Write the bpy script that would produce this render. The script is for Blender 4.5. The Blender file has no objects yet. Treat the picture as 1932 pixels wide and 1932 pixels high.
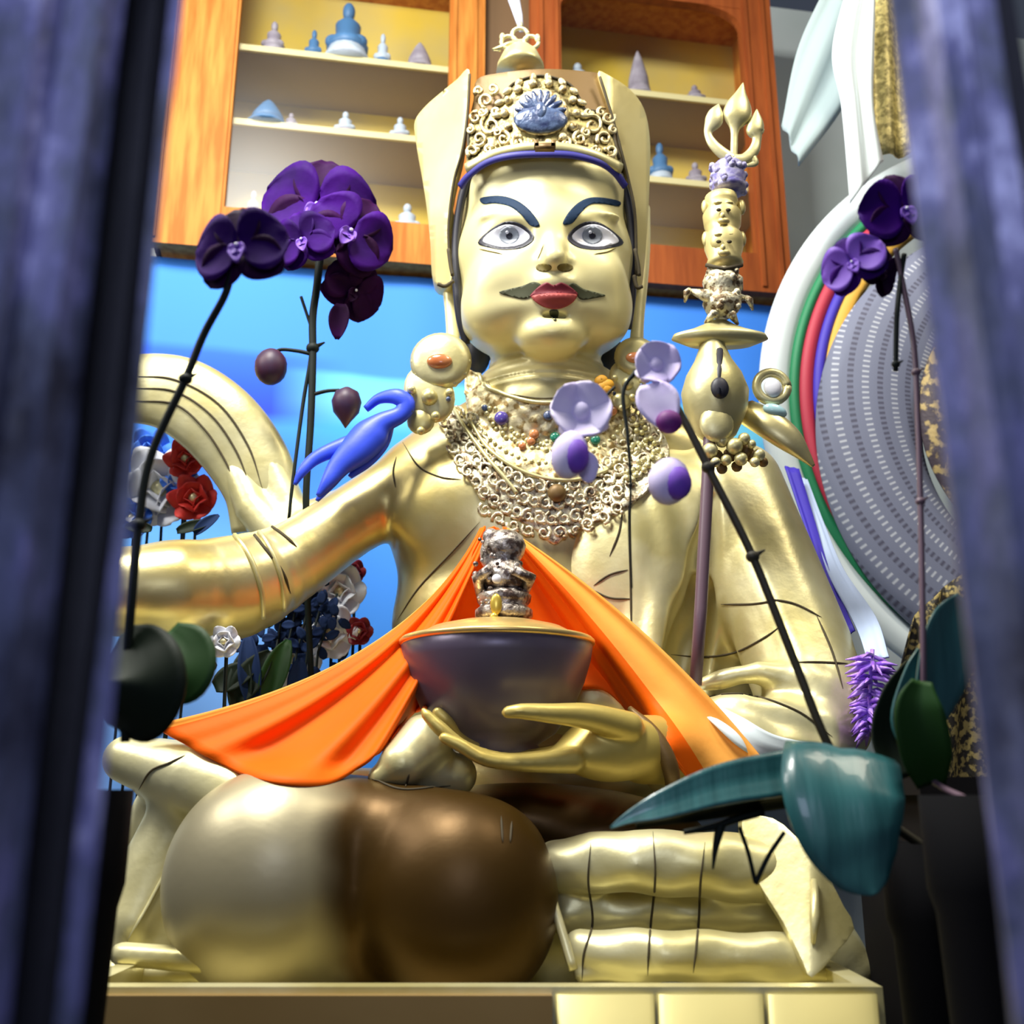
import bpy, bmesh, math, random
import numpy as np
from mathutils import Vector, Matrix, noise
from mathutils.bvhtree import BVHTree
from mathutils.geometry import delaunay_2d_cdt
random.seed(7)
SC = bpy.context.scene
COL = SC.collection
R = math.radians
# ------------------------------------------------------------------ camera
F = 1935.0; PITCH = R(15.4); CZ = 1.30
CAM = Vector((0, 0, CZ))
cd = bpy.data.cameras.new('camera'); cam = bpy.data.objects.new('camera', cd); COL.objects.link(cam)
cam.location = CAM; cam.rotation_euler = (R(90) + PITCH, 0, 0)
cd.sensor_width = 36; cd.lens = 36 * F / 1932; cd.clip_start = 0.02
cd.dof.use_dof = True; cd.dof.focus_distance = 1.95; cd.dof.aperture_fstop = 3.6
SC.camera = cam
# ------------------------------------------------------------------ world, lights, exposure
w = bpy.data.worlds.new('world'); SC.world = w; w.use_nodes = True
bg = w.node_tree.nodes['Background']; bg.inputs[0].default_value = (0.60, 0.72, 1.0, 1); bg.inputs[1].default_value = 0.06
def area(name, loc, target, size, power, color, sy=None):
    l = bpy.data.lights.new(name, 'AREA'); l.energy = power; l.color = color; l.size = size
    if sy: l.shape = 'RECTANGLE'; l.size_y = sy
    o = bpy.data.objects.new(name, l); COL.objects.link(o); o.location = loc
    d = Vector(target) - Vector(loc); o.rotation_euler = d.to_track_quat('-Z', 'Y').to_euler()
    return o
area('ceiling_panel_light', (-0.75, 1.0, 4.3), (0, 2.1, 1.5), 0.8, 125, (1.0, 0.98, 0.90))
area('ceiling_side_light', (1.3, 1.1, 4.2), (0.1, 2.2, 1.5), 0.7, 24, (1.0, 0.90, 0.72))
area('post_fill_light', (-0.05, -0.3, 1.95), (0, 0.5, 1.4), 0.5, 5.5, (0.66, 0.73, 1.0))  # added unseen fill behind the camera, brightens the posts
area('cabinet_fill_light', (-2.3, 1.1, 3.7), (0.2, 3.3, 2.9), 1.0, 50, (1.0, 0.97, 0.92))  # added unseen fill off to the left, brightens the cabinet and back wall
vs = SC.view_settings; vs.view_transform = 'Standard'; vs.look = 'None'; vs.gamma = 1; vs.use_curve_mapping = False
vs.exposure = 0.25
SC.cycles.use_denoising = True
SC.cycles.max_bounces = 6
# ------------------------------------------------------------------ projection of pixels to depth
FW = Vector((0, math.cos(PITCH), math.sin(PITCH))); UP = Vector((0, -math.sin(PITCH), math.cos(PITCH)))
def ray(px, py): return Vector(((px - 966) / F, 0, 0)) + UP * ((966 - py) / F) + FW
def W(px, py, Y):
    d = ray(px, py); return CAM + d * (Y / d.y)
def S(px, py, Y): return Y / ray(px, py).y / F
# ------------------------------------------------------------------ object helpers
def link(o, parent=None):
    COL.objects.link(o)
    if parent is not None: o.parent = parent
    return o
def mesh_obj(name, verts, faces, mat, parent=None, smooth=True):
    me = bpy.data.meshes.new(name)
    me.from_pydata([tuple(v) for v in verts], [], faces); me.update()
    o = bpy.data.objects.new(name, me)
    if parent is not None:
        off = parent.matrix_basis.translation
        me.transform(Matrix.Translation(-off))
        if parent.parent is not None: me.transform(Matrix.Translation(-parent.parent.matrix_basis.translation))
    if smooth:
        for p in me.polygons: p.use_smooth = True
    for m in (mat if isinstance(mat, (list, tuple)) else [mat]): me.materials.append(m)
    return link(o, parent)
def tag(o, label=None, cat=None, group=None, kind=None):
    if label: o['label'] = label
    if cat: o['category'] = cat
    if group: o['group'] = group
    if kind: o['kind'] = kind
    return o
def thing(name, loc, label, cat, group=None):
    e = bpy.data.objects.new(name, None); e.location = loc; e.empty_display_size = .05; link(e)
    return tag(e, label, cat, group)
class MB:
    "collects shapes (world coordinates) into one mesh"
    def __init__(s): s.v = []; s.f = []
    def add(s, vs, fs):
        n = len(s.v); s.v += [Vector(v) for v in vs]; s.f += [tuple(i + n for i in f) for f in fs]; return s
    def box(s, c, sz, M=None):
        vs = [Vector((x * sz[0] / 2, y * sz[1] / 2, z * sz[2] / 2)) for x in (-1, 1) for y in (-1, 1) for z in (-1, 1)]
        if M is not None: vs = [M @ v for v in vs]
        return s.add([v + Vector(c) for v in vs], [(0, 1, 3, 2), (4, 6, 7, 5), (0, 4, 5, 1), (2, 3, 7, 6), (0, 2, 6, 4), (1, 5, 7, 3)])
    def tube(s, pts, rad, n=10, flat=None, caps=True):
        "rad: number or list; flat: (normal vector, ratio) squashes the section along normal"
        pts = [Vector(p) for p in pts]; m = len(pts)
        if not hasattr(rad, '__len__'): rad = [rad] * m
        vs = []; fs = []; prev = None
        for i, p in enumerate(pts):
            t = (pts[min(i + 1, m - 1)] - pts[max(i - 1, 0)]).normalized()
            if flat is not None: a = t.cross(Vector(flat[0])).normalized()
            elif prev is None:
                a = t.cross(Vector((0.13, 1, 0.21))).normalized()
            else: a = (prev - t * prev.dot(t)).normalized()
            prev = a; b = t.cross(a).normalized()
            for k in range(n):
                q = 2 * math.pi * k / n
                vs.append(p + a * math.cos(q) * rad[i] + b * math.sin(q) * rad[i] * (flat[1] if flat else 1))
        for i in range(m - 1):
            for k in range(n):
                fs.append((i * n + k, i * n + (k + 1) % n, (i + 1) * n + (k + 1) % n, (i + 1) * n + k))
        if caps: fs.append(tuple(range(n))[::-1]); fs.append(tuple((m - 1) * n + k for k in range(n)))
        return s.add(vs, fs)
    def ell(s, c, r, M=None, nu=14, nv=9):
        if not hasattr(r, '__len__'): r = (r, r, r)
        vs = []; fs = []
        for j in range(nv + 1):
            th = math.pi * j / nv
            for i in range(nu):
                ph = 2 * math.pi * i / nu
                v = Vector((r[0] * math.sin(th) * math.cos(ph), r[1] * math.sin(th) * math.sin(ph), r[2] * math.cos(th)))
                if M is not None: v = M @ v
                vs.append(v + Vector(c))
        for j in range(nv):
            for i in range(nu):
                fs.append((j * nu + i, (j + 1) * nu + i, (j + 1) * nu + (i + 1) % nu, j * nu + (i + 1) % nu))
        return s.add(vs, fs)
    def lathe(s, c, prof, n=32, M=None, sy=1.0):
        vs = []; fs = []
        for (r, z) in prof:
            for k in range(n):
                q = 2 * math.pi * k / n; v = Vector((r * math.cos(q), sy * r * math.sin(q), z))
                if M is not None: v = M @ v
                vs.append(v + Vector(c))
        for i in range(len(prof) - 1):
            for k in range(n): fs.append((i * n + k, i * n + (k + 1) % n, (i + 1) * n + (k + 1) % n, (i + 1) * n + k))
        fs.append(tuple(range(n))[::-1]); fs.append(tuple((len(prof) - 1) * n + k for k in range(n)))
        return s.add(vs, fs)
    def torus(s, c, R0, r0, M=None, nu=20, nv=7, arc=1.0):
        pts = []
        for i in range(nu + 1):
            q = 2 * math.pi * arc * i / nu; v = Vector((R0 * math.cos(q), 0, R0 * math.sin(q)))
            if M is not None: v = M @ v
            pts.append(v + Vector(c))
        return s.tube(pts, r0, nv)
    def build(s, name, mat, parent=None, smooth=True): return mesh_obj(name, s.v, s.f, mat, parent, smooth)
def spline(pts, n=8):
    "Catmull-Rom through points (any dimension)"
    P = [np.array(p, float) for p in pts]; P = [2 * P[0] - P[1]] + P + [2 * P[-1] - P[-2]]; out = []
    for i in range(1, len(P) - 2):
        for j in range(n):
            t = j / n; a, b, c, d = P[i - 1:i + 3]
            out.append(0.5 * (2 * b + (c - a) * t + (2 * a - 5 * b + 4 * c - d) * t * t + (3 * b - a - 3 * c + d) * t ** 3))
    out.append(P[-2]); return out
def closed(pts, n=6):
    m = len(pts); P = [np.array(p, float) for p in pts]; out = []
    for i in range(m):
        a, b, c, d = P[i - 1], P[i], P[(i + 1) % m], P[(i + 2) % m]
        for j in range(n):
            t = j / n; out.append(0.5 * (2 * b + (c - a) * t + (2 * a - 5 * b + 4 * c - d) * t * t + (3 * b - a - 3 * c + d) * t ** 3))
    return out
def wpath(pts, n=6):
    "smooth curve through (px,py,Y[,rpx]) -> world points, radii"
    sp = spline(pts, n)
    return [W(p[0], p[1], p[2]) for p in sp], [float(p[3]) * S(p[0], p[1], p[2]) for p in sp] if len(pts[0]) > 3 else None
# ------------------------------------------------------------------ materials
def mat(name, col, rough=.5, metal=0, bump=0, bscale=40, col2=None, cscale=6, emis=None, sheen=0, coat=0, spec=None, detail=3, stretch=None, trans=0, contrast=(.35, .65)):
    m = bpy.data.materials.new(name); m.use_nodes = True; nt = m.node_tree; N = nt.nodes; L = nt.links
    b = N['Principled BSDF']; b.inputs['Base Color'].default_value = (*col, 1); b.inputs['Roughness'].default_value = rough
    b.inputs['Metallic'].default_value = metal; b.inputs['Sheen Weight'].default_value = sheen; b.inputs['Coat Weight'].default_value = coat
    if spec is not None: b.inputs['Specular IOR Level'].default_value = spec
    tc = N.new('ShaderNodeTexCoord'); mp = N.new('ShaderNodeMapping'); L.new(tc.outputs['Object'], mp.inputs[0])
    if stretch: mp.inputs['Scale'].default_value = stretch
    if col2 is not None:
        n = N.new('ShaderNodeTexNoise'); n.inputs['Scale'].default_value = cscale; n.inputs['Detail'].default_value = detail
        L.new(mp.outputs[0], n.inputs['Vector'])
        r = N.new('ShaderNodeValToRGB'); r.color_ramp.elements[0].color = (*col, 1); r.color_ramp.elements[1].color = (*col2, 1)
        r.color_ramp.elements[0].position = contrast[0]; r.color_ramp.elements[1].position = contrast[1]
        L.new(n.outputs['Fac'], r.inputs[0]); L.new(r.outputs[0], b.inputs['Base Color'])
    if bump:
        n = N.new('ShaderNodeTexNoise'); n.inputs['Scale'].default_value = bscale; n.inputs['Detail'].default_value = 4
        L.new(mp.outputs[0], n.inputs['Vector'])
        bp = N.new('ShaderNodeBump'); bp.inputs['Strength'].default_value = bump; bp.inputs['Distance'].default_value = .01
        L.new(n.outputs['Fac'], bp.inputs['Height']); L.new(bp.outputs[0], b.inputs['Normal'])
    if trans: b.inputs['Transmission Weight'].default_value = trans
    return m
M = {}
M['gold'] = mat('gilded_metal', (.62, .50, .18), .34, .75, .10, 22, (.78, .70, .38), 5)
M['gold_paint'] = mat('gold_paint', (.72, .60, .24), .42, .4, .05, 30, (.78, .68, .33), 4)
M['face'] = mat('cream_gold_face_paint', (.80, .71, .33), .38, .15, .02, 30, (.84, .77, .42), 4)
M['skin_gold'] = mat('satin_gold_paint', (.62, .46, .10), .4, .4, .05, 30, (.66, .52, .15), 4)
M['brown_gold'] = mat('shaded_brown_gold_metal', (.10, .052, .005), .45, .5, .12, 12, (.14, .08, .012), 4)  # unassigned; shaded tone of the legs' gold
M['grey_gold'] = mat('lit_grey_gold_metal', (.25, .20, .09), .34, .72, .12, 12, (.38, .33, .19), 4)  # unassigned; lit tone of the legs' gold
M['cream'] = mat('cream_gold_leaf', (.60, .53, .23), .38, .48, .15, 24, (.76, .71, .42), 7)
M['relief'] = mat('ornate_gold_relief', (.78, .68, .40), .4, .6, .2, 60, (.30, .20, .07), 60, contrast=(.5, .62))
M['antique'] = mat('antique_carved_gold', (.80, .74, .52), .45, .5, .3, 90, (.22, .15, .08), 75, contrast=(.50, .60))
def leg_shade():  # gold of the legs with a lit-to-shaded falloff painted along X
    m = mat('shaded_leg_gold', (.26, .20, .09), .42, .60, .12, 12); nt = m.node_tree; N = nt.nodes; L = nt.links; b = N['Principled BSDF']
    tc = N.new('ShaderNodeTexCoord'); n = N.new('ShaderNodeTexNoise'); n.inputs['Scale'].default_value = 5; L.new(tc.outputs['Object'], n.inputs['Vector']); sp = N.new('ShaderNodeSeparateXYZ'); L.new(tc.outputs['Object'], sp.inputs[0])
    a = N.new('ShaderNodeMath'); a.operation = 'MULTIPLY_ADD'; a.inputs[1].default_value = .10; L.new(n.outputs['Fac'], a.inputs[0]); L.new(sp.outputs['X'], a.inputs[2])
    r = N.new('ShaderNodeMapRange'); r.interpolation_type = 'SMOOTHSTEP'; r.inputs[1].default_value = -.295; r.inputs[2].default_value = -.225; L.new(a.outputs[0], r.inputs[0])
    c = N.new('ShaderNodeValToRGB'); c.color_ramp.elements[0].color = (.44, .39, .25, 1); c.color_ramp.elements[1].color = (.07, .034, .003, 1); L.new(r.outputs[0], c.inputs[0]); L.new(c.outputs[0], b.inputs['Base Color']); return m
M['leg_shade'] = leg_shade()
M['brocade_gold'] = mat('black_cloth_with_gold_flowers', (.03, .025, .02), .6, .1, .3, 40, (.45, .35, .12), 60, contrast=(.48, .58))
M['tiara'] = mat('mottled_olive_gold_tiara', (.07, .05, .012), .45, .5, .5, 60, (.52, .44, .18), 42, contrast=(.42, .6))
M['hatbrown'] = mat('brown_bronze_panel', (.17, .10, .03), .5, .3, .1, 30)
M['groove'] = mat('dark_seam_line', (.06, .045, .02), .8)
M['black'] = mat('black_outline_paint', (.018, .018, .03), .5)
M['bluepaint'] = mat('ultramarine_paint', (.022, .02, .25), .55)
M['browblue'] = mat('dark_blue_brow_paint', (.008, .028, .07), .7, spec=.2)
M['hairblue'] = mat('bright_blue_hair_paint', (.03, .08, .80), .45, 0, .1, 20)
M['white'] = mat('white_eye_paint', (.86, .87, .95), .3)
M['iris'] = mat('grey_iris_paint', (.30, .33, .38), .4)
M['pupil'] = mat('black_pupil', (.02, .02, .03), .3)
M['lip'] = mat('red_lip_paint', (.36, .05, .045), .6)
M['lipdark'] = mat('dark_crimson_lip_paint', (.19, .005, .02), .6)
M['moustache'] = mat('dark_olive_moustache_paint', (.05, .055, .02), .7)
M['nostril_shade'] = mat('nostril_shade_paint', (.16, .12, .02), .7)
M['jewel_blue'] = mat('grey_blue_jewel', (.02, .03, .10), .3, .1, .3, 70, (.10, .15, .28), 45, coat=.3)
M['jewel_red'] = mat('coral_jewel', (.50, .13, .04), .2, 0, 0, 40, (.62, .26, .10), 20, coat=.6)
M['jewel_violet'] = mat('violet_jewel', (.10, .07, .35), .2, coat=.5)
M['jewel_green'] = mat('green_jewel', (.03, .25, .16), .2, coat=.5)
M['orange'] = mat('orange_silk', (.98, .125, .002), .6, 0, .05, 60, (1.0, .16, .003), 4, spec=.15)
M['yellow_orange'] = mat('yellow_orange_silk_edge', (1.0, .36, .045), .6, 0, .05, 60, (1.0, .46, .09), 4, spec=.15)
M['bowl'] = mat('dark_violet_grey_bowl', (.12, .095, .15), .36, .3, .06, 10, (.18, .155, .19), 5)
M['rim'] = mat('gold_rim', (.85, .60, .22), .32, .7)
M['silver'] = mat('antique_silver_filigree', (.62, .56, .50), .35, .6, .4, 90, (.10, .07, .06), 60, contrast=(.42, .60))
M['maroon'] = mat('maroon_cloth', (.16, .012, .02), .7)
M['petal'] = mat('deep_purple_orchid_petal', (.020, .0005, .08), .65, 0, .15, 25, (.05, .001, .19), 9, spec=.1)
M['petal_dark'] = mat('dark_plum_orchid_petal', (.016, .0005, .022), .65, 0, .15, 25, (.035, .001, .06), 9, spec=.1)
M['petal_pale'] = mat('pale_lavender_petal', (.62, .52, .86), .6, 0, .05, 25, (.78, .72, .93), 14)
M['petal_violet'] = mat('violet_petal', (.16, .05, .48), .6, 0, .05, 25)
M['white_petal'] = mat('white_silk_petal', (.72, .74, .80), .6)
M['red_petal'] = mat('red_silk_petal', (.60, .03, .02), .6)
M['darkred_petal'] = mat('dark_red_silk_petal', (.22, .008, .015), .6)
M['blue_petal'] = mat('blue_silk_petal', (.05, .20, .75), .6)
M['stem'] = mat('dark_green_stem', (.005, .010, .008), .6, spec=.25)
M['stem_brown'] = mat('dark_brown_stem', (.035, .03, .015), .55)
M['stem_violet'] = mat('violet_staff_wood', (.13, .08, .11), .4)
M['leaf_teal'] = mat('teal_green_leaf', (.012, .075, .08), .34, 0, .12, 9, (.03, .13, .135), 5, coat=.25, stretch=(9, 1, 1))
M['leaf_green'] = mat('deep_green_leaf', (.008, .042, .004), .55, 0, .05, 12, (.012, .055, .006), 5, spec=.25)
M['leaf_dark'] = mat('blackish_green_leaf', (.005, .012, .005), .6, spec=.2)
M['leaf_blue'] = mat('dark_blue_green_foliage', (.005, .018, .07), .8, spec=.2)
M['bud'] = mat('plum_orchid_bud', (.06, .01, .03), .5, 0, 0, 20, (.03, .012, .05), 20)
M['pot'] = mat('black_glazed_pot', (.003, .003, .004), .85, spec=.1)
M['blackwood'] = mat('black_lacquered_wood', (.006, .005, .006), .8, spec=.15)
M['wood'] = mat('orange_varnished_pine', (.42, .13, .018), .62, 0, .06, 14, (.60, .24, .045), 5, spec=.2, stretch=(7, 7, .7))
M['wood_red'] = mat('red_brown_varnished_pine', (.26, .06, .014), .62, 0, .06, 14, (.36, .09, .02), 5, spec=.2, stretch=(7, 7, .7))
M['wood_dark'] = mat('dark_interior_wood', (.16, .09, .04), .6)
M['yellow_back'] = mat('yellow_cabinet_back_cloth', (.78, .55, .06), .8, 0, 0, 10, (.62, .48, .16), 3)
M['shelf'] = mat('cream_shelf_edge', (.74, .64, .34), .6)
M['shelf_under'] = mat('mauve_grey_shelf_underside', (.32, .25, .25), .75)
M['wall'] = mat('grey_green_plaster', (.48, .55, .55), .85, 0, .06, 20, (.56, .62, .64), 2)
M['sheer'] = mat('sheer_grey_teal_cloth', (.34, .43, .45), .8)
M['khata'] = mat('white_silk_scarf', (.80, .90, .93), .6, 0, .05, 12, sheen=.3)
M['ring_green'] = mat('green_satin', (.01, .22, .09), .6)
M['ring_red'] = mat('crimson_satin', (.50, .03, .07), .6)
M['ring_blue'] = mat('royal_blue_satin', (.05, .03, .50), .6)
M['ring_yellow'] = mat('yellow_satin', (.78, .44, .06), .6)
M['brocade'] = mat('gold_flecked_brocade', (.28, .23, .08), .5, .3, .3, 70, (.62, .52, .20), 60, contrast=(.42, .58))
M['brocade_dark'] = mat('black_and_gold_brocade', (.05, .035, .05), .6, .1, .3, 40, (.46, .34, .14), 38, contrast=(.5, .60))
M['floor'] = mat('grey_floor', (.12, .11, .11), .7)
M['plinth'] = mat('gold_painted_plinth', (.46, .40, .15), .45, .3, .06, 8, (.56, .50, .22), 1.5)
M['plinth_brown'] = mat('brown_reflection_plinth', (.34, .21, .07), .38, .5, .06, 8, (.44, .31, .13), 1.5)  # brown of a reflection put into the left front panel's colour
M['purple_tinsel'] = mat('violet_tinsel', (.33, .12, .80), .4, .2, .3, 60, (.55, .35, .95), 50)
M['figure_grey'] = mat('mauve_grey_resin', (.26, .22, .28), .6, 0, .1, 30, (.40, .36, .42), 20)
M['figure_blue'] = mat('slate_blue_resin', (.06, .17, .36), .5, 0, .1, 30)
M['figure_pale'] = mat('pale_blue_white_resin', (.48, .55, .66), .5, 0, .1, 30)
def glass():
    m = bpy.data.materials.new('thin_cabinet_glass'); m.use_nodes = True; nt = m.node_tree; N = nt.nodes; L = nt.links
    N.remove(N['Principled BSDF']); t = N.new('ShaderNodeBsdfTransparent'); t.inputs[0].default_value = (.95, .96, .96, 1)
    g = N.new('ShaderNodeBsdfGlossy'); g.inputs['Roughness'].default_value = .3; mx = N.new('ShaderNodeMixShader'); mx.inputs[0].default_value = .015
    L.new(t.outputs[0], mx.inputs[1]); L.new(g.outputs[0], mx.inputs[2]); L.new(mx.outputs[0], N['Material Output'].inputs[0]); return m
M['glass'] = glass()
def rough_post():
    m = mat('weathered_blue_grey_post', (.075, .085, .16), .55, 0, 0); nt = m.node_tree; N = nt.nodes; L = nt.links; b = N['Principled BSDF']
    tc = N.new('ShaderNodeTexCoord'); mp = N.new('ShaderNodeMapping'); mp.inputs['Scale'].default_value = (1.6, 1.6, .8); L.new(tc.outputs['Object'], mp.inputs[0])
    n = N.new('ShaderNodeTexNoise'); n.inputs['Scale'].default_value = 12; n.inputs['Detail'].default_value = 6; n.inputs['Roughness'].default_value = .65
    L.new(mp.outputs[0], n.inputs['Vector'])
    r = N.new('ShaderNodeValToRGB'); e = r.color_ramp.elements
    e[0].position = .33; e[0].color = (.012, .013, .03, 1); e[1].position = .66; e[1].color = (.50, .50, .78, 1)
    x = e.new(.47); x.color = (.07, .08, .15, 1); x = e.new(.56); x.color = (.13, .13, .30, 1)
    L.new(n.outputs['Fac'], r.inputs[0]); L.new(r.outputs[0], b.inputs['Base Color'])
    bp = N.new('ShaderNodeBump'); bp.inputs['Strength'].default_value = .6; bp.inputs['Distance'].default_value = .01
    L.new(n.outputs['Fac'], bp.inputs['Height']); L.new(bp.outputs[0], b.inputs['Normal']); return m
M['post'] = rough_post()
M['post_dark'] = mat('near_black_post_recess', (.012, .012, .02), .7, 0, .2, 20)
def knit():
    "grey woven cloth: rows of small white beads in rings round the local Y axis"
    m = mat('grey_beaded_weave', (.20, .23, .33), .7, 0, 0); nt = m.node_tree; N = nt.nodes; L = nt.links; b = N['Principled BSDF']
    tc = N.new('ShaderNodeTexCoord'); sp = N.new('ShaderNodeSeparateXYZ'); L.new(tc.outputs['Object'], sp.inputs[0])
    def mt(op, a, bb=None):
        n = N.new('ShaderNodeMath'); n.operation = op
        for i, v in enumerate((a, bb)):
            if v is None: continue
            if isinstance(v, (int, float)): n.inputs[i].default_value = v
            else: L.new(v, n.inputs[i])
        return n.outputs[0]
    x, z = sp.outputs['X'], sp.outputs['Z']
    rr = mt('SQRT', mt('ADD', mt('MULTIPLY', x, x), mt('MULTIPLY', z, z))); an = mt('ARCTAN2', z, x)
    a = mt('SINE', mt('MULTIPLY', rr, 78)); d = mt('SINE', mt('MULTIPLY', an, 230))
    bead = mt('MULTIPLY', mt('GREATER_THAN', a, .74), mt('MAXIMUM', d, 0))
    dark = mt('GREATER_THAN', mt('MULTIPLY', a, -1), .8)
    r = N.new('ShaderNodeMix'); r.data_type = 'RGBA'; r.inputs[6].default_value = (.20, .22, .32, 1); r.inputs[7].default_value = (.55, .58, .66, 1); L.new(bead, r.inputs[0])
    r2 = N.new('ShaderNodeMix'); r2.data_type = 'RGBA'; r2.inputs[7].default_value = (.08, .08, .13, 1); L.new(r.outputs[2], r2.inputs[6])
    L.new(mt('MULTIPLY', dark, mt('ADD', mt('MULTIPLY', d, .5), .5)), r2.inputs[0]); L.new(r2.outputs[2], b.inputs['Base Color']); return m
M['knit'] = knit()
def backdrop():
    "sky-blue painted cloth with darker and cyan bands"
    m = mat('blue_cloud_painted_cloth', (.05, .26, .95), .75); nt = m.node_tree; N = nt.nodes; L = nt.links; b = N['Principled BSDF']
    tc = N.new('ShaderNodeTexCoord'); sp = N.new('ShaderNodeSeparateXYZ'); L.new(tc.outputs['Object'], sp.inputs[0])
    n = N.new('ShaderNodeTexNoise'); n.inputs['Scale'].default_value = 1.6; L.new(tc.outputs['Object'], n.inputs['Vector'])
    def mt(op, a, bb):
        q = N.new('ShaderNodeMath'); q.operation = op
        for i, v in enumerate((a, bb)):
            if isinstance(v, (int, float)): q.inputs[i].default_value = v
            else: L.new(v, q.inputs[i])
        return q.outputs[0]
    # local z from the top edge (0) down; x from the left edge
    h = mt('ADD', mt('ADD', sp.outputs['Z'], mt('MULTIPLY', n.outputs['Fac'], .05)), mt('MULTIPLY', sp.outputs['X'], .03))
    f = mt('DIVIDE', mt('ADD', h, 1.3), 1.3)
    r = N.new('ShaderNodeValToRGB'); e = r.color_ramp.elements
    e[0].position = 0; e[0].color = (.16, .38, .85, 1); e[1].position = 1; e[1].color = (.05, .28, .97, 1)
    for p, c in ((.30, (.12, .40, .95)), (.48, (.02, .16, .88)), (.59, (.05, .28, .97)), (.63, (.01, .05, .75)), (.70, (.01, .09, .88)), (.775, (.02, .14, .92)), (.80, (.05, .27, .96))):
        x = e.new(p); x.color = (*c, 1)
    # cyan patch painted on the right half
    r3 = N.new('ShaderNodeValToRGB'); e = r3.color_ramp.elements
    e[0].position = .0; e[0].color = (.05, .30, .95, 1); e[1].position = 1; e[1].color = (.05, .27, .97, 1)
    for p, c in ((.5, (.05, .28, .97)), (.60, (.05, .40, .97)), (.67, (.18, .68, .98)), (.74, (.16, .66, .98)), (.76, (.05, .27, .97))):
        x = e.new(p); x.color = (*c, 1)
    L.new(f, r.inputs[0]); L.new(f, r3.inputs[0])
    k = mt('MULTIPLY', mt('SUBTRACT', sp.outputs['X'], .62), 4.0); cl = N.new('ShaderNodeClamp'); L.new(k, cl.inputs[0])
    mx = N.new('ShaderNodeMix'); mx.data_type = 'RGBA'; L.new(cl.outputs[0], mx.inputs[0]); L.new(r.outputs[0], mx.inputs[6]); L.new(r3.outputs[0], mx.inputs[7])
    L.new(mx.outputs[2], b.inputs['Base Color']); return m
M['backdrop'] = backdrop()
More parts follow.
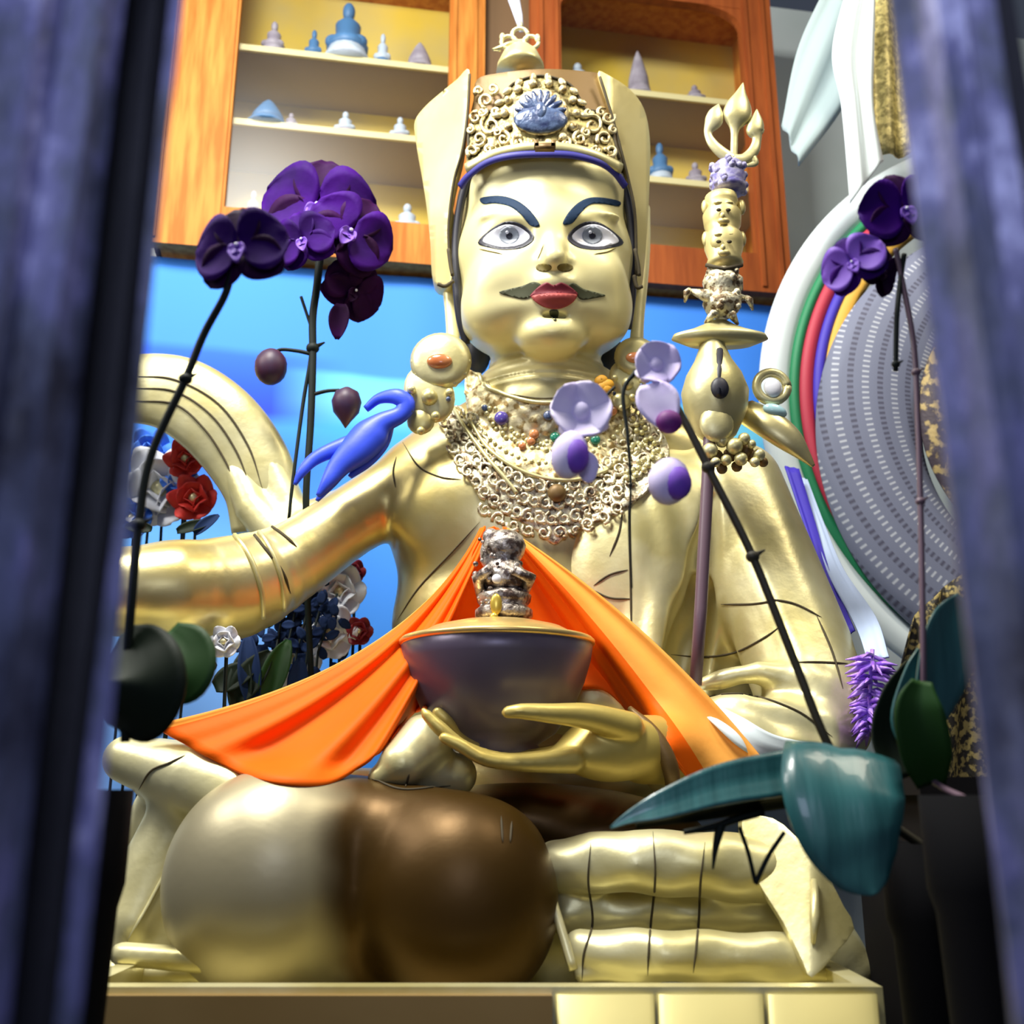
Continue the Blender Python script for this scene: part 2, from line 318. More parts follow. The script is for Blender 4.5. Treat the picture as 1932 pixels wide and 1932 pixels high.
# ------------------------------------------------------------------ signed distance sculpting
class SDF:
    def __init__(s, lo, hi, h):
        s.lo = np.array(lo, float); s.h = h
        s.n = np.ceil((np.array(hi, float) - s.lo) / h).astype(int) + 1
        s.D = np.full(s.n, .2, np.float32)
    def win(s, c0, c1):
        a = np.clip(np.floor((np.array(c0) - s.lo) / s.h).astype(int), 0, s.n); b = np.clip(np.ceil((np.array(c1) - s.lo) / s.h).astype(int) + 1, 0, s.n)
        if (b <= a).any(): return None, None
        ax = [(s.lo[i] + s.h * np.arange(a[i], b[i])).astype(np.float32) for i in range(3)]
        return (slice(a[0], b[0]), slice(a[1], b[1]), slice(a[2], b[2])), np.meshgrid(*ax, indexing='ij', sparse=True)
    def mix(s, sl, d, k, op):
        a = s.D[sl]
        if op == 'sub':
            hh = np.maximum(k - np.abs(a + d), 0) / k; s.D[sl] = np.maximum(a, -d) + hh * hh * k * .25
        else:
            hh = np.maximum(k - np.abs(a - d), 0) / k; s.D[sl] = np.minimum(a, d) - hh * hh * k * .25
    def ell(s, c, r, k=.02, rot=None, op='add'):
        c = np.array(c, float); r = np.array(r, float); mrg = k + .02
        e = float(r.max()) if rot is not None else r
        sl, g = s.win(c - e - mrg, c + e + mrg)
        if sl is None: return
        p = [g[i] - c[i] for i in range(3)]
        if rot is not None:
            m = np.array(rot.to_3x3().inverted()); p = [m[i][0] * p[0] + m[i][1] * p[1] + m[i][2] * p[2] for i in range(3)]
        k0 = np.sqrt(sum((p[i] / r[i]) ** 2 for i in range(3))) + 1e-6; k1 = np.sqrt(sum((p[i] / r[i] ** 2) ** 2 for i in range(3))) + 1e-6
        s.mix(sl, (k0 * (k0 - 1) / k1).astype(np.float32), k, op)
    def cone(s, a, b, ra, rb, k=.02, op='add', sq=None):
        "capsule with linear radius; sq=(axis, factor) scales one axis about the segment"
        a = np.array(a, float); b = np.array(b, float); rm = max(ra, rb); mrg = k + .02 + rm * (1.6 if sq else 1)
        sl, g = s.win(np.minimum(a, b) - mrg, np.maximum(a, b) + mrg)
        if sl is None: return
        ab = b - a; L2 = float(ab @ ab) + 1e-12; p = [g[i] - a[i] for i in range(3)]
        t = np.clip((p[0] * ab[0] + p[1] * ab[1] + p[2] * ab[2]) / L2, 0, 1)
        q = [p[i] - t * ab[i] for i in range(3)]
        if sq: q[sq[0]] = q[sq[0]] / sq[1]
        d = np.sqrt(q[0] ** 2 + q[1] ** 2 + q[2] ** 2) - (ra + (rb - ra) * t)
        s.mix(sl, d.astype(np.float32), k, op)
    def chain(s, pts, k=20, op='add', sq=None, n=1):
        if n > 1: pts = [tuple(p) for p in spline(pts, n)]
        P = [(np.array(W(p[0], p[1], p[2])), p[3] * S(p[0], p[1], p[2])) for p in pts]; kk = k * S(*pts[0][:3])
        mg = max(r for _, r in P) + kk + .02; A = np.array([c for c, _ in P]); sl, g = s.win(A.min(0) - mg, A.max(0) + mg)
        if sl is None: return
        best = None
        for (a, ra), (b, rb) in zip(P, P[1:]):
            ab = b - a; L2 = float(ab @ ab) + 1e-12; p = [g[i] - a[i] for i in range(3)]
            t = np.clip((p[0] * ab[0] + p[1] * ab[1] + p[2] * ab[2]) / L2, 0, 1); q = [p[i] - t * ab[i] for i in range(3)]
            d = np.sqrt(q[0] ** 2 + q[1] ** 2 + q[2] ** 2) - (ra + (rb - ra) * t); best = d if best is None else np.minimum(best, d)
        s.mix(sl, best.astype(np.float32), kk, op)
    def E(s, px, py, Y, rx, ry, rz, k=20, roll=0, pitch=0, yaw=0, op='add'):
        u = S(px, py, Y)
        rot = Matrix.Rotation(R(yaw), 4, 'Z') @ Matrix.Rotation(R(pitch), 4, 'X') @ Matrix.Rotation(R(roll), 4, 'Y') if (roll or pitch or yaw) else None
        s.ell(W(px, py, Y), (rx * u, ry * u, rz * u), k * u, rot, op)
    def disp(s, fn, c0, c1):
        sl, g = s.win(c0, c1)
        if sl is not None: s.D[sl] += fn(*g).astype(np.float32)
    def mesh(s, smooth=1):
        D = s.D; sg = D < 0; nx, ny, nz = D.shape
        cnt = np.zeros((nx - 1, ny - 1, nz - 1), np.int8)
        for dx in (0, 1):
            for dy in (0, 1):
                for dz in (0, 1): cnt += sg[dx:nx - 1 + dx, dy:ny - 1 + dy, dz:nz - 1 + dz]
        act = (cnt > 0) & (cnt < 8); I, J, K = np.nonzero(act); idx = np.full(act.shape, -1, np.int32); idx[I, J, K] = np.arange(len(I))
        acc = np.zeros((len(I), 3)); num = np.zeros(len(I))
        cs = [(a, b, c) for a in (0, 1) for b in (0, 1) for c in (0, 1)]
        for u in cs:
            for ax in range(3):
                if u[ax]: continue
                v = list(u); v[ax] = 1
                a = D[I + u[0], J + u[1], K + u[2]]; b = D[I + v[0], J + v[1], K + v[2]]; m = (a < 0) != (b < 0)
                t = np.where(m, a / np.where(m, a - b, 1), 0)
                p = np.tile(np.array(u, float), (len(I), 1)); p[:, ax] = t
                acc += p * m[:, None]; num += m
        V = (acc / num[:, None] + np.stack([I, J, K], 1)) * s.h + s.lo
        Fs = []
        for ax in range(3):
            o1, o2 = [(1, 2), (2, 0), (0, 1)][ax]
            sh = [slice(None)] * 3; sh[ax] = slice(0, -1); sh2 = list(sh); sh2[ax] = slice(1, None)
            for k in (o1, o2): sh[k] = slice(1, -1); sh2[k] = slice(1, -1)
            A = sg[tuple(sh)]; B = sg[tuple(sh2)]
            for flip, mm in ((0, A & ~B), (1, ~A & B)):
                P = np.stack(np.nonzero(mm), 1)
                if not len(P): continue
                P[:, o1] += 1; P[:, o2] += 1
                q = []
                for (d1, d2) in ((-1, -1), (0, -1), (0, 0), (-1, 0)):
                    Q = P.copy(); Q[:, o1] += d1; Q[:, o2] += d2; q.append(idx[Q[:, 0], Q[:, 1], Q[:, 2]])
                q = np.stack(q, 1); Fs.append(q[:, ::-1] if flip else q)
        Fc = np.concatenate(Fs); Fc = Fc[(Fc >= 0).all(1)]
        for _ in range(smooth):   # one Laplacian pass
            sm = np.zeros_like(V); ct = np.zeros(len(V))
            for a in range(4):
                b = (a + 1) % 4; np.add.at(sm, Fc[:, a], V[Fc[:, b]]); np.add.at(ct, Fc[:, a], 1); np.add.at(sm, Fc[:, b], V[Fc[:, a]]); np.add.at(ct, Fc[:, b], 1)
            V = .5 * V + .5 * sm / np.maximum(ct, 1)[:, None]
        return V, Fc
def sdf_obj(name, s, mats, parent, smooth=1, pick=None):
    V, Fc = s.mesh(smooth)
    off = np.zeros(3); p = parent
    while p is not None: off += np.array(p.location); p = p.parent
    me = bpy.data.meshes.new(name); me.vertices.add(len(V)); me.vertices.foreach_set('co', (V - off).ravel())
    me.loops.add(Fc.size); me.loops.foreach_set('vertex_index', Fc.ravel().astype(np.int32))
    me.polygons.add(len(Fc)); me.polygons.foreach_set('loop_start', np.arange(0, Fc.size, 4)); me.polygons.foreach_set('loop_total', np.full(len(Fc), 4))
    me.polygons.foreach_set('use_smooth', np.ones(len(Fc), bool))
    for m in (mats if isinstance(mats, (list, tuple)) else [mats]): me.materials.append(m)
    if pick is not None: me.polygons.foreach_set('material_index', pick(V[Fc].mean(1)).astype(np.int32))
    me.update(calc_edges=True); me.validate()
    o = bpy.data.objects.new(name, me); link(o, parent)
    BV[name] = BVHTree.FromPolygons([tuple(v) for v in V], [tuple(int(i) for i in f) for f in Fc])
    return o
BV = {}
def hit(px, py, surf, default=None):
    d = ray(px, py).normalized(); best = None
    for n in (surf if isinstance(surf, (list, tuple)) else [surf]):
        loc, nor, i, dist = BV[n].ray_cast(CAM, d)
        if loc is not None and (best is None or dist < best[2]): best = (loc, nor, dist)
    if best is None: return None
    n = best[1]
    if n.dot(d) > 0: n = -n
    return best[0], n
def patch(name, poly, surf, matl, parent, t=.003, grid=7, relief=None, smoothpoly=4, fallY=2.1, back=.004):
    "a thin applied layer that follows the sculpted surface under an outline"
    pts = closed(poly, smoothpoly) if smoothpoly else [np.array(p, float) for p in poly]
    B = [Vector((p[0], p[1])) for p in pts]; n = len(B); xs = [p[0] for p in pts]; ys = [p[1] for p in pts]
    inside = []
    def inp(x, y):
        c = False; j = n - 1
        for i in range(n):
            if (ys[i] > y) != (ys[j] > y) and x < (xs[j] - xs[i]) * (y - ys[i]) / (ys[j] - ys[i]) + xs[i]: c = not c
            j = i
        return c
    x = min(xs) + grid * .5; row = 0
    while x < max(xs):
        y = min(ys) + grid * (.5 if row % 2 else 1.0)
        while y < max(ys):
            if inp(x, y): inside.append(Vector((x, y)))
            y += grid
        x += grid * .87; row += 1
    out = delaunay_2d_cdt(B + inside, [], [list(range(n))], 1, 1e-3)
    v2, fc = out[0], out[2]
    ws = []; last = None
    for v in v2:
        h = hit(v.x, v.y, surf); ws.append(h)
    good = [i for i, h in enumerate(ws) if h]
    if not good: return None
    for i, h in enumerate(ws):
        if h is None:
            j = min(good, key=lambda g: (v2[g] - v2[i]).length_squared); y = ws[j][0].y; ws[i] = (W(v2[i].x, v2[i].y, y), ws[j][1])
    top = []; bot = []
    for v, (p, nn) in zip(v2, ws):
        k = t + (relief(v.x, v.y) if relief else 0); top.append(p + nn * k); bot.append(p - nn * back)
    m = len(top); faces = [tuple(f) for f in fc]; fl = [tuple(i + m for i in f[::-1]) for f in faces]
    cnt = {}
    for f in faces:
        for a, b in zip(f, f[1:] + f[:1]): cnt[(a, b)] = cnt.get((a, b), 0) + 1
    side = [(b, a, a + m, b + m) for (a, b) in cnt if (b, a) not in cnt]
    return mesh_obj(name, top + bot, faces + fl + side, matl, parent)
def line(name, pts, surf, matl, parent, r=1.6, lift=.001, n=8, taper=True):
    mb = MB(); mb_line(mb, pts, surf, r, lift, n, taper)
    return mb.build(name, matl, parent)
def mb_line(mb, pts, surf, r=1.6, lift=.001, n=8, taper=True):
    sp = spline(pts, n); P = []; Rr = []
    for i, p in enumerate(sp):
        h = hit(p[0], p[1], surf)
        if h is None: continue
        u = (h[0] - CAM).length / F; q = i / (len(sp) - 1)
        P.append(h[0] + h[1] * lift); rr = p[2] if len(p) > 2 else r
        Rr.append(max(.0003, rr * u * (min(1, 4 * q + .15, 4 * (1 - q) + .15) if taper else 1)))
    if len(P) > 2: mb.tube(P, Rr, 6)
# ================================================================== SETTING
# cabinet front plane (the back wall and the cabinet are turned a few degrees)
A0 = W(287, 462, 3.0); _d = ray(1492, 560); B0 = CAM + _d * ((A0.z - CZ) / _d.z)
E1 = (B0 - A0); CW = E1.length; E1.normalize(); E2 = Vector((-E1.y, E1.x, 0)); E3 = Vector((0, 0, 1)); YAW = math.atan2(E1.y, E1.x)
RM = Matrix.Rotation(YAW, 4, 'Z')
def cuv(px, py, dep=0.0):
    d = ray(px, py); t = (A0 + E2 * dep - CAM).dot(E2) / d.dot(E2); p = CAM + d * t - A0
    return p.dot(E1), p.z
def cl(u, dep, z): return A0 + E1 * u + E2 * dep + Vector((0, 0, z))
def cbox(mb, u0, u1, d0, d1, z0, z1): mb.box(cl((u0 + u1) / 2, (d0 + d1) / 2, (z0 + z1) / 2), (u1 - u0, d1 - d0, z1 - z0), RM)
def struct(name, mb, m): o = mb.build(name, m, None, False); o['kind'] = 'structure'; return o
mb = MB(); cbox(mb, -1.6, CW + 2.2, .36, .44, -A0.z, 1.6); struct('wall_back', mb, M['wall'])
mb = MB(); mb.box((0.2, 1.6, -.03), (5.6, 6.2, .06)); struct('floor', mb, M['floor'])
# door frame posts the photograph is taken through
YP = .45
def kx(k, Y): return k * Y / F
def post(name, prof, yb):
    "prof: list of (x, y) outline in plan, extruded with a little wobble"
    n = 40; zs = [i / n * 2.6 for i in range(n + 1)]; vs = []; fs = []; m = len(prof)
    for z in zs:
        for j, (x, y) in enumerate(prof):
            q = noise.noise(Vector((x * 30, y * 30, z * 4 + j)));
            vs.append((x + q * .0035, y + noise.noise(Vector((z * 6, j * 3.1, 5))) * .004, z))
    for i in range(n):
        for j in range(m): fs.append((i * m + j, i * m + (j + 1) % m, (i + 1) * m + (j + 1) % m, (i + 1) * m + j))
    fs.append(tuple(range(m))[::-1]); fs.append(tuple(n * m + j for j in range(m)))
    return vs, fs
Y0 = YP
L = [(kx(-1300, Y0), Y0 - .03), (kx(-1150, Y0), Y0 - .025), (kx(-1120, Y0), Y0 - .035), (kx(-985, Y0), Y0 - .035), (kx(-965, Y0), Y0 - .02), (kx(-900, Y0), Y0 - .02), (kx(-872, Y0), Y0), (kx(-850, Y0 + .04), Y0 + .04),
     (kx(-800, Y0 + .04), Y0 + .04), (kx(-789, Y0), Y0 + .005), (kx(-760, Y0), Y0 + .005), (kx(-753, Y0 + .02), Y0 + .02), (kx(-754, Y0 + .05), Y0 + .05), (kx(-1300, Y0), Y0 + .05)]
v, f = post('trim_1', L, 0); mb = MB(); mb.add(v, f); o = struct('trim_1', mb, [M['post'], M['post_dark']])
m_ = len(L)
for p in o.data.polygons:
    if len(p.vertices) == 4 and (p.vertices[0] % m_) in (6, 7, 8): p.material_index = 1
Rr = [(kx(860, Y0 + .02), Y0 + .02), (kx(868, Y0), Y0), (kx(905, Y0), Y0 - .004), (kx(930, Y0), Y0 - .02), (kx(985, Y0), Y0 - .02), (kx(1000, Y0), Y0 - .01), (kx(1065, Y0), Y0 - .012),
      (kx(1080, Y0 + .02), Y0 + .02), (kx(1085, Y0 + .045), Y0 + .045), (kx(1250, Y0), Y0 + .045), (kx(1250, Y0), Y0 + .07), (kx(862, Y0 + .07), Y0 + .07)]
v, f = post('trim_2', Rr, 0); mb = MB(); mb.add(v, f); o = struct('trim_2', mb, [M['post'], M['post_dark']])
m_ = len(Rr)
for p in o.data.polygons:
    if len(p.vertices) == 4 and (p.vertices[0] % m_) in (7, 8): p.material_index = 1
# ------------------------------------------------------------------ wall cabinet
cab = thing('wall_cabinet', cl(CW / 2, .17, 0), 'orange pine glass-fronted wall cabinet with shelves of little figures, hanging behind the statue', 'cabinet')
HT = 1.35; DP = .34
uL0, _ = cuv(300, 300); uL1, _ = cuv(432, 300); um0, _ = cuv(848, 60); um1, _ = cuv(914, 60); un0, _ = cuv(1000, 60); un1, _ = cuv(1056, 60); ur0, _ = cuv(1412, 300); ur1 = CW
zr = cuv(760, 425)[1]
mb = MB(); cbox(mb, 0, .02, .02, DP, 0, HT); cbox(mb, CW - .02, CW, .02, DP, 0, HT); cbox(mb, 0, CW, .02, DP, 0, .02); cbox(mb, 0, CW, .02, DP, HT - .02, HT); mb.build('case', M['wood'], cab, False)
mb = MB(); cbox(mb, um1 - .01, un0 + .01, .02, DP - .03, .0, HT); mb.build('partition', M['wood_dark'], cab, False)
mb = MB(); cbox(mb, .02, CW - .02, DP - .02, DP, .02, HT - .02); mb.build('back_panel', M['yellow_back'], cab, False)
ztop = cuv(1350, 18)[1]
def door(u0, u1, a0, a1, zt, m):
    mb = MB(); cbox(mb, u0, a0, -.02, .02, 0, HT); cbox(mb, a1, u1, -.02, .02, 0, HT); cbox(mb, a0, a1, -.02, .02, 0, zr); cbox(mb, a0, a1, -.02, .02, zt, HT)
    for k in range(2):   # rounded upper corners of the opening
        s = 1 if k == 0 else -1; ux = a0 if k == 0 else a1; r = .16; n = 8
        vs = []
        for dd in (-.018, .018):
            vs.append(cl(ux, dd, zt))
            for i in range(n + 1):
                q = math.pi / 2 * i / n; vs.append(cl(ux + s * r * (1 - math.cos(q)), dd, zt - r * .55 * (1 - math.sin(q))))
        N_ = n + 2; mb.add(vs, [tuple(range(N_)), tuple(range(N_, 2 * N_))[::-1]] + [(i, (i + 1) % N_, N_ + (i + 1) % N_, N_ + i) for i in range(N_)])
    d_ = mb.build('door', m, cab, False)
    for (x0, x1) in ((u0 + .03, u0 + .045), (a0 - .025, a0 - .01), (a1 + .01, a1 + .025), (u1 - .045, u1 - .03)):
        g = MB(); cbox(g, x0, x1, -.028, -.019, .02, HT - .02); g.build('moulding', m, d_, False)
    g = MB(); cbox(g, a0 - .01, a1 + .01, .004, .007, zr - .01, zt + .01); g.build('glass_pane', M['glass'], d_, False)
    return d_
door(uL0 - .03, um1, uL1, um0, ztop + .22, M['wood'])
door(un0, ur1, un1, ur0, ztop, M['wood_red'])
zsL = [cuv(500, 78)[1], cuv(500, 219)[1]]; zsR = [cuv(1270, 168)[1], cuv(1270, 328)[1]]
SHZ = {'L': zsL, 'R': zsR}
for side, (a, b) in {'L': (.02, um1 - .01), 'R': (un0 + .01, CW - .02)}.items():
    for z in SHZ[side] + [zr + .0]:
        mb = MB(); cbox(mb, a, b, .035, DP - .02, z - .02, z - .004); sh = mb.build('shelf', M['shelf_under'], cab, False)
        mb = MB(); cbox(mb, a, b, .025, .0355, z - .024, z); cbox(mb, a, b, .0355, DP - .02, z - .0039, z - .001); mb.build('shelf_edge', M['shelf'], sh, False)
# little figures on the shelves
def small_figure(px, pyb, hpx, wpx, side, k, label, m, m2, cone=False):
    zz = min(SHZ[side] + [zr], key=lambda z: abs(z - cuv(px, pyb)[1])); u, _ = cuv(px, pyb, .075); base = cl(u, .075, zz)
    s = S(px, pyb, base.y); h = hpx * s * 1.3; r = wpx * s * .6
    t = thing('figurine', base, label, 'figurine', 'figurines in the wall cabinet')
    b = MB(); b.lathe(base, [(r * .95, 0), (r, .05 * h), (r * .8, .14 * h), (r * .82, .18 * h)], 16); b.build('base', m2, t)
    b = MB()
    if cone: b.lathe(base, [(r * .8, .16 * h), (r * .7, .4 * h), (r * .5, .62 * h), (r * .3, .82 * h), (r * .12, .95 * h), (.001, h)], 16)
    else:
        b.lathe(base, [(r * .8, .16 * h), (r * .9, .26 * h), (r * .5, .42 * h), (r * .55, .58 * h), (r * .22, .7 * h), (.001, .72 * h)], 16)
        b.ell(base + Vector((0, 0, .82 * h)), (r * .27, r * .27, .14 * h))
        b.ell(base + Vector((-r * .55, -r * .3, .28 * h)), (r * .35, r * .3, .09 * h)); b.ell(base + Vector((r * .55, -r * .3, .28 * h)), (r * .35, r * .3, .09 * h))
    b.build('body', m, t)
fg, fb, fp = M['figure_grey'], M['figure_blue'], M['figure_pale']
for a in ((517, 72, 62, 40, 'L', 0, 'small mauve seated figure at the left end of the topmost visible cabinet shelf', fg, fg),
          (655, 95, 110, 74, 'L', 0, 'tall slate-blue seated figure, largest on the cabinet shelves, above the purple flowers', fb, fp),
          (592, 90, 55, 30, 'L', 0, 'short blue-grey figure close left of the tall blue seated one', fb, fb),
          (722, 98, 62, 30, 'L', 0, 'pale blue-white figure close right of the tall blue seated one', fp, fb),
          (792, 102, 52, 50, 'L', 0, 'squat mauve-grey figure by the middle stile on the upper left shelf', fg, fg, True),
          (506, 214, 50, 70, 'L', 1, 'low wide blue-grey figure on the second cabinet shelf, left end', fb, fb, True),
          (550, 218, 32, 30, 'L', 1, 'tiny dark mauve figure beside the low wide blue-grey one', fg, fg),
          (652, 224, 44, 38, 'L', 1, 'small pale grey figure in the middle of the second cabinet shelf', fp, fg),
          (755, 234, 44, 36, 'L', 1, 'small lilac-white figure on the second shelf next to the hat of the statue', fp, fg),
          (476, 408, 56, 34, 'L', 2, 'small mauve figure at the bottom left of the cabinet, above the purple bloom', fg, fg),
          (768, 420, 56, 50, 'L', 2, 'pale figure on a grey base at the bottom of the left cabinet door', fp, fb),
          (1205, 158, 82, 44, 'R', 0, 'tall pointed mauve-grey figure on the upper right cabinet shelf', fg, fg, True),
          (1310, 166, 34, 36, 'R', 0, 'small dark plum figure right of the pointed one on the upper right shelf', fg, fg),
          (1090, 150, 50, 50, 'R', 0, 'pale squat figure at the left end of the upper right cabinet shelf', fp, fg),
          (1246, 322, 72, 44, 'R', 1, 'lilac and blue seated figure on the lower right shelf beside the hat flap', fb, fp),
          (1312, 330, 44, 38, 'R', 1, 'small purple-grey figure on the lower right shelf next to the trident', fg, fg)): small_figure(*a)
# ------------------------------------------------------------------ blue painted cloth under the cabinet
u0 = cuv(150, 600, .06)[0]; u1 = cuv(1480, 600, .06)[0]; org = cl(u0, .055, -.012)
back = bpy.data.objects.new('painted_backdrop_cloth', bpy.data.meshes.new('painted_backdrop_cloth')); vs = []; fs = []; nu, nv = 120, 16
for dd in (0, .004):
    for j in range(nv + 1):
        for i in range(nu + 1):
            x = (u1 - u0) * i / nu; z = -1.75 * j / nv; vs.append((x, dd + .008 * math.sin(x * 17 + math.sin(x * 5) * 2) * (.3 + .7 * j / nv), z))
NN = (nu + 1) * (nv + 1)
for j in range(nv):
    for i in range(nu):
        a = j * (nu + 1) + i; fs.append((a, a + 1, a + nu + 2, a + nu + 1)); fs.append(tuple(q + NN for q in (a + nu + 1, a + nu + 2, a + 1, a)))
back.data.from_pydata(vs, [], fs); back.data.materials.append(M['backdrop']); back.location = org; back.rotation_euler.z = YAW
for p in back.data.polygons: p.use_smooth = True
link(back); tag(back, 'bright blue cloth painted with cyan and darker cloud bands, hanging under the cabinet', 'backdrop cloth')
# ------------------------------------------------------------------ round embroidered hanging on the right
YD = 2.72; DC = W(2011, 772, YD); du = S(1600, 772, YD) * 1.0
disc = thing('round_hanging', DC, 'large round hanging of grey beaded cloth with striped rims, right of the statue', 'hanging')
def ring(name, r0, r1, m, y0, th=.010, scallop=0, n=160, off=(0, 0)):
    vs = []; fs = []; k = 6; DC = globals()['DC'] + Vector((off[0] * du, 0, -off[1] * du))
    for i in range(n):
        q = 2 * math.pi * i / n
        for j in range(k + 1):
            r = r0 + (r1 - r0) * j / k
            if j == 0 and scallop: r += scallop * abs(math.sin(q * 26))
            bul = math.sin(math.pi * j / k) * th
            vs.append(DC + Vector((r * du * math.cos(q), y0 - bul, r * du * math.sin(q) * 1.03)))
        for j in (1, 0):
            r = r1 if j else r0; vs.append(DC + Vector((r * du * math.cos(q), y0 + .006, r * du * math.sin(q) * 1.03)))
    w_ = k + 3
    for i in range(n):
        for j in range(w_): a = i * w_ + j; b = i * w_ + (j + 1) % w_; c = ((i + 1) % n) * w_ + (j + 1) % w_; d = ((i + 1) % n) * w_ + j; fs.append((a, b, c, d))
    return mesh_obj(name, vs, fs, m, disc)
ring('white_rim', 520, 578, M['khata'], 0, .02)
ring('green_rim', 501, 521, M['ring_green'], -.004)
ring('red_rim', 476, 502, M['ring_red'], -.008)
ring('blue_rim', 454, 477, M['ring_blue'], -.010, .010, 6)
ring('yellow_scalloped_rim', 428, 457, M['ring_yellow'], -.014, .008, 8)
ring('beaded_cloth', 250, 446, M['knit'], -.03, .03, off=(-36, 78))
ring('brocade_centre', 4, 272, M['brocade_dark'], -.05, .02, off=(-20, 40))
# gold flecked banner hanging above it
def sheet(name, grid, m, parent=None, th=.004):
    "grid of world points [rows][cols] -> cloth with thickness"
    nr, nc = len(grid), len(grid[0]); vs = [p for r in grid for p in r]; fs = [(j * nc + i, j * nc + i + 1, (j + 1) * nc + i + 1, (j + 1) * nc + i) for j in range(nr - 1) for i in range(nc - 1)]
    o = mesh_obj(name, vs, fs, m, parent); md = o.modifiers.new('thickness', 'SOLIDIFY'); md.thickness = th; md.offset = 0; return o
g = [[W(1636 + 92 * i / 12 + j * .9, -60 + 345 * j / 10 + (10 * math.sin(math.pi * i / 12) if j == 10 else 0), 2.60) + Vector((0, .012 * math.sin(i * 1.1), 0)) for i in range(13)] for j in range(11)]
o = sheet('brocade_banner', g, M['brocade']); tag(o, 'narrow gold flecked brocade banner hanging at the top right beside the post', 'banner')
g = [[W(1668 + 230 * i / 16 + 52 * (1 - j / 14) ** 2 * (1 - i / 16), 1180 - 150 * (i / 16) ** .7 + (390 + 150 * (i / 16) ** .7) * j / 14, 2.36 + .0006 * (j * 12)) + Vector((0, .02 * math.sin(i * 1.25 + j * .1), 0)) for i in range(17)] for j in range(15)]
o = sheet('brocade_cloth', g, M['brocade_gold']); tag(o, 'black cloth with gold flowers hanging behind the tall leaves near the right post', 'cloth')
# white silk scarf hanging from the ceiling down to the round hanging
def strip(L_, R_, n=16, m=10, fold=.012, fr=6):
    l = spline(L_, n); r = spline(R_, n); out = []
    for a, b_ in zip(l, r):
        out.append([W(*(a * (1 - i / m) + b_ * (i / m))) + Vector((0, fold * math.sin(fr * i / m * 2 + a[1] * .004), 0)) for i in range(m + 1)])
    return out
kh = sheet('silk_scarf', strip([(1610, -60, 2.5), (1572, 90, 2.5), (1590, 200, 2.52), (1606, 380, 2.56)], [(1650, -60, 2.5), (1648, 90, 2.5), (1648, 200, 2.52), (1668, 300, 2.56)]), M['khata'])
tag(kh, 'white silk scarf hanging in a long strip from above onto the round hanging', 'scarf')
k2 = sheet('silk_scarf', strip([(1560, -30, 2.60), (1506, 90, 2.62), (1476, 234, 2.64)], [(1650, 60, 2.58), (1592, 200, 2.60), (1508, 312, 2.62)]), M['sheer'])
tag(k2, 'pale grey-teal scarf end swinging out towards the cabinet, left of the long white strip', 'scarf')
# dark cabinet at the lower right, black pots
bw = thing('lacquered_stand', (.90, 1.62, 0), 'black lacquered stand in the dark lower right corner', 'stand')
b = MB(); zt = W(1800, 1500, 1.5).z; b.box((.90, 1.62, zt / 2), (.66, .32, zt)); b.build('body', M['blackwood'], bw, False)
b = MB(); b.box((.90, 1.62, zt + .012), (.69, .35, .024)); b.build('top', M['blackwood'], bw, False)
b = MB(); b.box((.90, 1.455, zt * .45), (.5, .012, zt * .7)); b.build('door_panel', M['blackwood'], bw, False)
# ------------------------------------------------------------------ plinth
ZP = W(900, 1862, 1.46).z
xl = W(120, 1862, 1.46).x; xr = W(1665, 1862, 1.46).x; xm = W(1048, 1862, 1.46).x
pl = thing('plinth', ((xl + xr) / 2, 2.0, 0), 'gold painted box plinth with a thin rim under the seated statue', 'plinth')
ZD = ZP - .085; xc = (xl + xr) / 2; wx = xr - xl
b = MB(); b.box((xc, 2.03, ZD / 2), (wx - .01, 1.12, ZD)); b.build('body', M['plinth'], pl, False)
for c, sz in (((xc, 1.475, (ZP + ZD) / 2), (wx, .03, ZP - ZD)), ((xc, 2.585, (ZP + ZD) / 2), (wx, .03, ZP - ZD)), ((xl + .015, 2.03, (ZP + ZD) / 2), (.03, 1.08, ZP - ZD)), ((xr - .015, 2.03, (ZP + ZD) / 2), (.03, 1.08, ZP - ZD))):
    b = MB(); b.box(c, sz); b.build('raised_rim', M['cream'], pl, False)
b = MB()
b.box(((xl + xm) / 2, 1.452, ZP / 2 - .004), (xm - xl - .01, .016, ZP - .008)); b.build('front_panel', M['plinth_brown'], pl, False)
for (a, c) in ((1048, 1235), (1240, 1440), (1446, 1655)):
    x0 = W(a, 1900, 1.46).x; x1 = W(c, 1900, 1.46).x; b = MB(); b.tube([(x0 + (x1 - x0) * .5, 1.456, .01), (x0 + (x1 - x0) * .5, 1.456, ZP - .008)], (x1 - x0) * .5, 24, ((0, 1, 0), .10)); b.build('rounded_front_panel', M['plinth'], pl)
# ================================================================== STATUE
ST = thing('seated_statue', Vector((.05, 2.0, ZD)), 'large gilded seated statue in a tall flapped hat, with wide eyes and moustache', 'statue')
lo = W(200, 1500, 2.0); 
s = SDF((-1.02, 1.42, 1.28), (.52, 2.62, 3.05), .0042)
